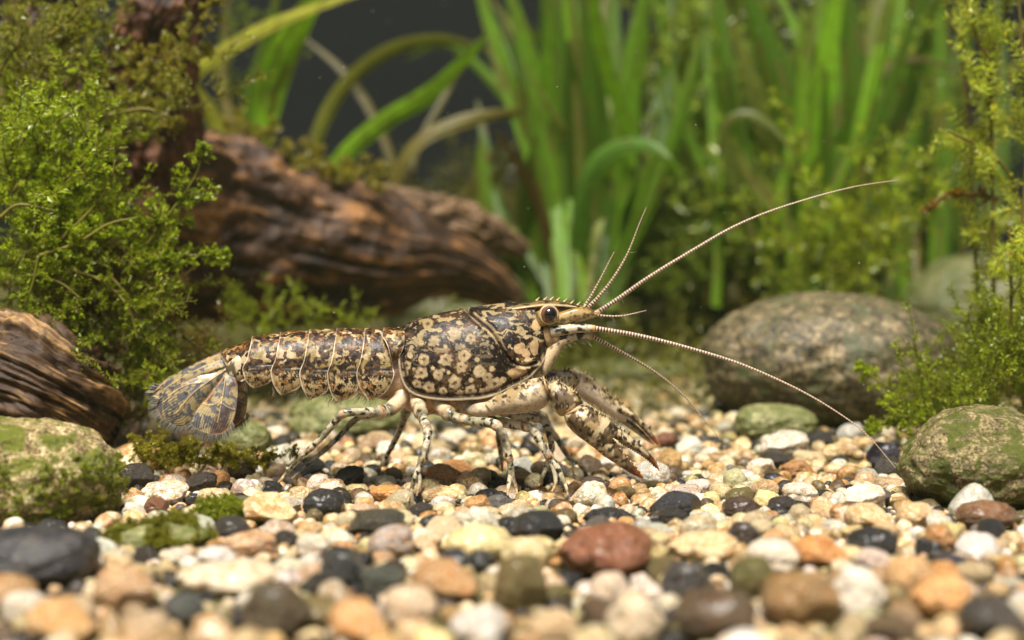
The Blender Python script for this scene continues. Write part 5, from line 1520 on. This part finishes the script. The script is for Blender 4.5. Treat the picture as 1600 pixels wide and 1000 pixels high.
long_sprig("moss sprig stretching sideways to the right below the upright sprig", [(180, 415), (230, 402), (280, 398), (345, 402)], 3.8, MB_, 311, n=12, scale=(0.5, 0.8))
long_sprig("moss sprig climbing vertically between the log and the tail fan", [(225, 640), (238, 560), (248, 500), (262, 430), (268, 400)], 3.2, MB_ * 0.8, 312, n=18, scale=(0.6, 0.9))
long_sprig("sharp little moss sprig against the moss cushion at the left edge", [(30, 420), (50, 370), (62, 320), (74, 272)], 2.6, MB_ * 1.15, 313, n=14, scale=(0.4, 0.7))
long_sprig("moss sprig curling down in front of the log's upper edge", [(60, 400), (52, 440), (40, 475), (36, 505)], 2.2, MB_ * 1.05, 314, n=10, scale=(0.4, 0.6))
long_sprig("thin mossy twig slanting across the upper driftwood branch", [(120, 190), (180, 160), (250, 100), (310, 40), (345, -10)], 8.0, MO * 1.2, 315, n=16, scale=(0.6, 1.0))
long_sprig("mossy twig hanging level under the upper driftwood branch", [(150, 110), (200, 100), (260, 95), (325, 80)], 8.5, MO * 1.25, 316, n=12, scale=(0.5, 0.8))
long_sprig("olive moss sprig reaching right in the hollow of the driftwood", [(150, 190), (200, 200), (240, 200), (272, 195)], 7.5, MO * 1.2, 317, n=9, scale=(0.5, 0.8))
moss_clump("blurred bright green sprigs behind the crayfish's tail plates", [(430, 500, 60, 14), (510, 512, 60, 10), (380, 525, 40, 14)], (10, 13), 34, 320, MB_ * 0.9, (0, -0.1, 1), (0.35, 0.6))
moss_clump("flat yellow-green moss mat on the gravel under the tail fan", [(250, 702, 50, 14), (330, 714, 90, 9), (410, 718, 60, 5)], (1.0, 3.0), 190, 321, lin(160, 152, 50), (0.3, -0.2, 0.0), (0.25, 0.42), tm=MATTED, spread=0.7)
moss_clump("bushy green moss at the foot of the right stem plants", [(1560, 590, 60, 50), (1490, 640, 55, 30), (1420, 668, 36, 18)], (3.0, 7), 130, 322, MB_ * 0.75, (-0.25, -0.2, 0.6), (0.45, 0.8))
long_sprig("green moss sprig reaching left towards the large boulder's foot", [(1460, 650), (1420, 625), (1385, 605), (1350, 580)], 4.5, MB_ * 1.1, 323, n=10, scale=(0.5, 0.8))
long_sprig("low bright moss sprig just left of the mossy right rock", [(1470, 690), (1440, 660), (1400, 650), (1372, 665)], 3.5, MB_ * 1.1, 324, n=9, scale=(0.5, 0.8))
moss_clump("blurred yellow-green sprigs growing behind the large boulder's top", [(1300, 440, 30, 40), (1340, 430, 30, 40)], (20, 23), 26, 325, MB_ * 0.95, (0.1, 0, 1), (1.2, 2.0))
moss_clump("tiny moss tufts along the top of the driftwood trunk", [(470, 265, 50, 14), (560, 285, 40, 14), (390, 220, 30, 16)], (17.5, 19.5), 44, 326, MO * 1.1, (0, -0.1, 1), (0.6, 1.1), tm=MATTED)
# moss on stones
def moss_on(host, label, test, n, seed, col, scale=(0.18, 0.34)):
    g = np.random.default_rng(seed)
    me = host.data
    co = np.empty(len(me.vertices) * 3, np.float32); me.vertices.foreach_get("co", co); co = co.reshape(-1, 3)
    nr = np.empty(len(me.vertices) * 3, np.float32); me.vertices.foreach_get("normal", nr); nr = nr.reshape(-1, 3)
    w = co + np.array(host.location)
    ok = np.where(test(co / np.abs(co).max(0), w, nr))[0]
    S = Soup()
    for i in g.choice(ok, min(n, len(ok)), replace=False):
        Vt, Ft, Lq = MATTED[g.integers(len(MATTED))]
        R = rot_to(nr[i] + g.normal(size=3) * 0.7, g.uniform(0, 6.28))
        W = (Lq.reshape(-1, 3) * g.uniform(*scale)) @ R.T + w[i]
        k = len(Lq)
        c = col * (0.5 + 0.8 * g.random((k, 1)))
        S.add(W, np.arange(k)[:, None] * 4 + np.array([[0, 1, 2, 3]]), np.repeat(c, 4, 0))
    S.build("moss", M_MOSS, host, smooth=False, kind="stuff", label=label)
byname = {o["label"]: o for o in bpy.data.objects if "label" in o.keys()}
moss_on(moss_hosts[0], "green moss on the stone", lambda u, w, n: (n[:, 2] > 0.1) & (fbm(w * 1.2, 3, 3) > 0.44), 320, 331, lin(150, 158, 46))
moss_on(moss_hosts[1], "green moss on the flat stone", lambda u, w, n: (n[:, 2] > 0.1) & (fbm(w * 1.2, 3, 4) > 0.46), 320, 332, lin(146, 144, 50))
moss_on(byname["big pale rock with mossy foot at the left edge"], "yellow-green moss round the foot of the rock", lambda u, w, n: (u[:, 2] + 0.5 * (fbm(w * 1.1, 3, 5) - 0.5) < 0.28) & (n[:, 1] < 0.3) & (fbm(w * 1.6, 3, 8) > 0.47) & (u[:, 2] > -0.6), 420, 333, lin(150, 158, 48), (0.09, 0.18))

# ---- stem plants at the right edge and behind
def stem_plant(label, pts, Y, tm, col, seed, scale, n, name="stem_plant", group="leafy stem plants", dirn=0.6):
    g = np.random.default_rng(seed)
    q = spline(pts, 60)
    Y0, Y1 = Y
    path = P(q[:, 0], q[:, 1], np.linspace(Y0, Y1, 60))
    pl = Plant(name, path[0], label, "plant", group)
    V, F, _, _ = tube(path, np.linspace(0.06, 0.035, 60), 6)
    pl.st.add(V, F, lin(104, 86, 34))
    tg = np.gradient(path, axis=0); tg /= np.linalg.norm(tg, axis=1)[:, None]
    for k in range(n):
        i = int(59 * (k + 0.6 * g.random()) / n)
        d = tg[i] * 0.9 + g.normal(size=3) * dirn
        pl.add(tm[g.integers(len(tm))], path[i], d, g.uniform(*scale), col, g, yellow=0.5)
    return pl.done()
NY = lin(190, 202, 80)
stem_plant("forked yellow-green stem plant with needle leaves near the right edge", [(1556, 640), (1552, 420), (1550, 250), (1548, 100), (1572, 20), (1580, -40)], (6, 7), NEEDLE, NY, 401, (0.42, 0.6), 20)
stem_plant("needle-leaved stem leaning left from the fork at the right edge", [(1550, 300), (1547, 110), (1530, 70), (1516, 20), (1508, -30)], (6.4, 6.6), NEEDLE, NY * 1.05, 402, (0.35, 0.5), 10)
stem_plant("needle-leaved stem with dark bare upper part left of the fork", [(1540, 640), (1524, 400), (1514, 200), (1500, 66), (1482, 30), (1478, -30)], (8, 9), NEEDLE, NY * 0.9, 403, (0.4, 0.55), 15)
stem_plant("rightmost needle-leaved stem plant, cut by the frame", [(1600, 640), (1596, 400), (1604, 200), (1590, -30)], (5, 6), NEEDLE, NY, 404, (0.42, 0.6), 18)
stem_plant("star-tipped yellow-green stem rising from the moss at the right", [(1575, 620), (1580, 480), (1578, 380), (1575, 360)], (4, 4), NEEDLE, NY * 1.2, 405, (0.42, 0.55), 6)
stem_plant("needle-leaved stem with side shoots pointing left at mid height on the right", [(1620, 420), (1580, 280), (1530, 230), (1480, 205)], (6.5, 6), NEEDLE, NY * 1.1, 406, (0.3, 0.42), 7)
stem_plant("drooping orange-brown shoot pointing left below the needle stems", [(1560, 310), (1520, 303), (1475, 306), (1445, 330)], (7, 6.5), MATTED, lin(150, 112, 40), 407, (0.4, 0.6), 8, dirn=0.3)
stem_plant("dim needle-leaved stem behind the others at the right edge", [(1570, 600), (1540, 300), (1560, 120), (1545, -40)], (11, 12), NEEDLE, NY * 0.75, 408, (0.5, 0.75), 8)
back = [(985, 1.0), (1065, 0.9), (1105, 1.1), (1175, 1.0), (1215, 1.1), (1325, 1.0), (1405, 1.15), (1010, 0.8), (1045, 1.1), (1085, 1.0), (1120, 0.9), (1155, 1.15), (1195, 0.95), (1235, 1.0), (1345, 1.1), (1385, 0.9), (1420, 1.0), (1455, 0.85)]
wordx = ["first", "second", "third", "fourth", "fifth", "sixth", "seventh", "eighth", "ninth", "tenth", "eleventh", "twelfth", "thirteenth", "fourteenth", "fifteenth", "sixteenth", "seventeenth", "eighteenth"]
back.sort()
g0 = np.random.default_rng(77)
for k, (x, b) in enumerate(back):
    xt = x + g0.uniform(-50, 50)
    stem_plant(f"blurred light green stem plant between the tape grasses, {wordx[k]} from left", [(x, 480), (x + g0.uniform(-15, 15), 330), ((x + xt) / 2, 160), (xt, -60)], (28 + 7 * g0.random(), 32), ROUND, lin(146, 168, 66) * b, 420 + k, (0.5, 0.85), 11, group="leafy stem plants in the background", dirn=0.5)
for k, (x, y0, y1, lab) in enumerate([(352, 300, -20, "faint feathery stem plant left of the broad bright blade"), (1500, 480, -40, "faint stem plant far behind the right needle stems"), (1310, 470, 350, "short bright shoot behind the left half of the large boulder")]):
    stem_plant(lab, [(x, y0), (x + 8, (y0 + y1) / 2), (x - 6, y1)], (26, 27), ROUND, lin(112, 136, 44), 440 + k, (0.4, 0.6), 8, group="leafy stem plants in the background")

moss_clump("blurred leafy green thicket at the foot of the tape grass right of the head", [(1040, 440, 60, 40), (1120, 420, 60, 50)], (30, 36), 60, 340, lin(112, 134, 44), (0, -0.1, 1), (1.2, 2.2))
moss_clump("blurred leafy thicket rising behind the large boulder's left shoulder", [(1190, 420, 50, 50), (1240, 400, 40, 50)], (32, 37), 44, 341, lin(104, 130, 40), (0, -0.1, 1), (1.2, 2.2))
moss_clump("blurred leafy thicket between the two boulders at the back", [(1370, 400, 60, 60), (1440, 360, 50, 70)], (30, 36), 54, 342, lin(96, 124, 36), (0, -0.1, 1), (1.2, 2.2))
moss_clump("dim olive undergrowth behind the driftwood tip", [(800, 440, 70, 24), (880, 470, 60, 20)], (28, 34), 50, 343, lin(128, 122, 56), (0, -0.1, 1), (0.8, 1.5))
moss_clump("faint dark plants low in the gap above the driftwood tip", [(720, 330, 60, 30), (790, 350, 40, 30)], (36, 42), 24, 344, lin(92, 96, 46), (0, -0.1, 1), (1.0, 1.8))

# ---- olive moss carpet on the far ground
g = np.random.default_rng(900)
car = Soup()
for _ in range(1500):
    Y = g.uniform(13, 46); X = g.uniform(-1, 1) * ((CAMD + Y) * 0.36 + 1)
    if Y < 18 and g.random() > (Y - 13) / 6:
        continue
    Vt, Ft, Lq = SPR[g.integers(len(SPR))]
    k = len(Lq)
    R = rot_to(np.array([0, -0.1, 0.7]) + g.normal(size=3) * 0.5, g.uniform(0, 6.28))
    sel = g.random(k) < 0.45
    W = ((Lq[sel].reshape(-1, 3) * np.array([1, 1, 0.8]) * g.uniform(0.7, 1.5)) @ R.T) * 1.15 + np.array([X, Y, float(ground_h(X, Y)) - 0.1])
    kk = int(sel.sum())
    c = (lin(120, 118, 48) if g.random() < 0.6 else lin(104, 116, 40)) * (0.5 + 0.7 * g.random((kk, 1)))
    car.add(W, np.arange(kk)[:, None] * 4 + np.array([[0, 1, 2, 3]]), np.repeat(c, 4, 0))
car.build("moss_carpet", M_MOSS, smooth=False, kind="stuff", label="olive moss carpet covering the far ground")

# ---- fine particles drifting in the water
g = np.random.default_rng(950)
fl = Soup(); d0, f0 = ico(0)
for _ in range(160):
    Y = g.uniform(-2, 40); x, y = g.uniform(0, 1600), g.uniform(0, 620)
    fl.add(P(x, y, Y) + d0 * g.uniform(0.006, 0.016) * (1 + max(Y, 0) / 50), f0, lin(200, 200, 180))
fl.build("floating_specks", M_SKIN, kind="stuff", label="tiny pale specks drifting in the water")

# ================================================================== WATER HAZE
hz = bpy.data.materials.new("murky_water")
hz.use_nodes = True
ht = hz.node_tree
ht.nodes.clear()
ho = ht.nodes.new("ShaderNodeOutputMaterial")
hv = ht.nodes.new("ShaderNodeVolumePrincipled")
hv.inputs["Color"].default_value = (*lin(200, 220, 170), 1)
hv.inputs["Density"].default_value = 0.0004
hv.inputs["Anisotropy"].default_value = 0.2
ht.links.new(hv.outputs[0], ho.inputs["Volume"])
V = [(x, y, z) for x in (-90, 90) for y in (-60, 75) for z in (-6, 40)]
mesh_obj("haze", V, np.array([(0, 1, 3, 2), (4, 6, 7, 5), (0, 4, 5, 1), (2, 3, 7, 6), (0, 2, 6, 4), (1, 5, 7, 3)]), hz, smooth=False, kind="stuff", label="faint greenish murk of the water")
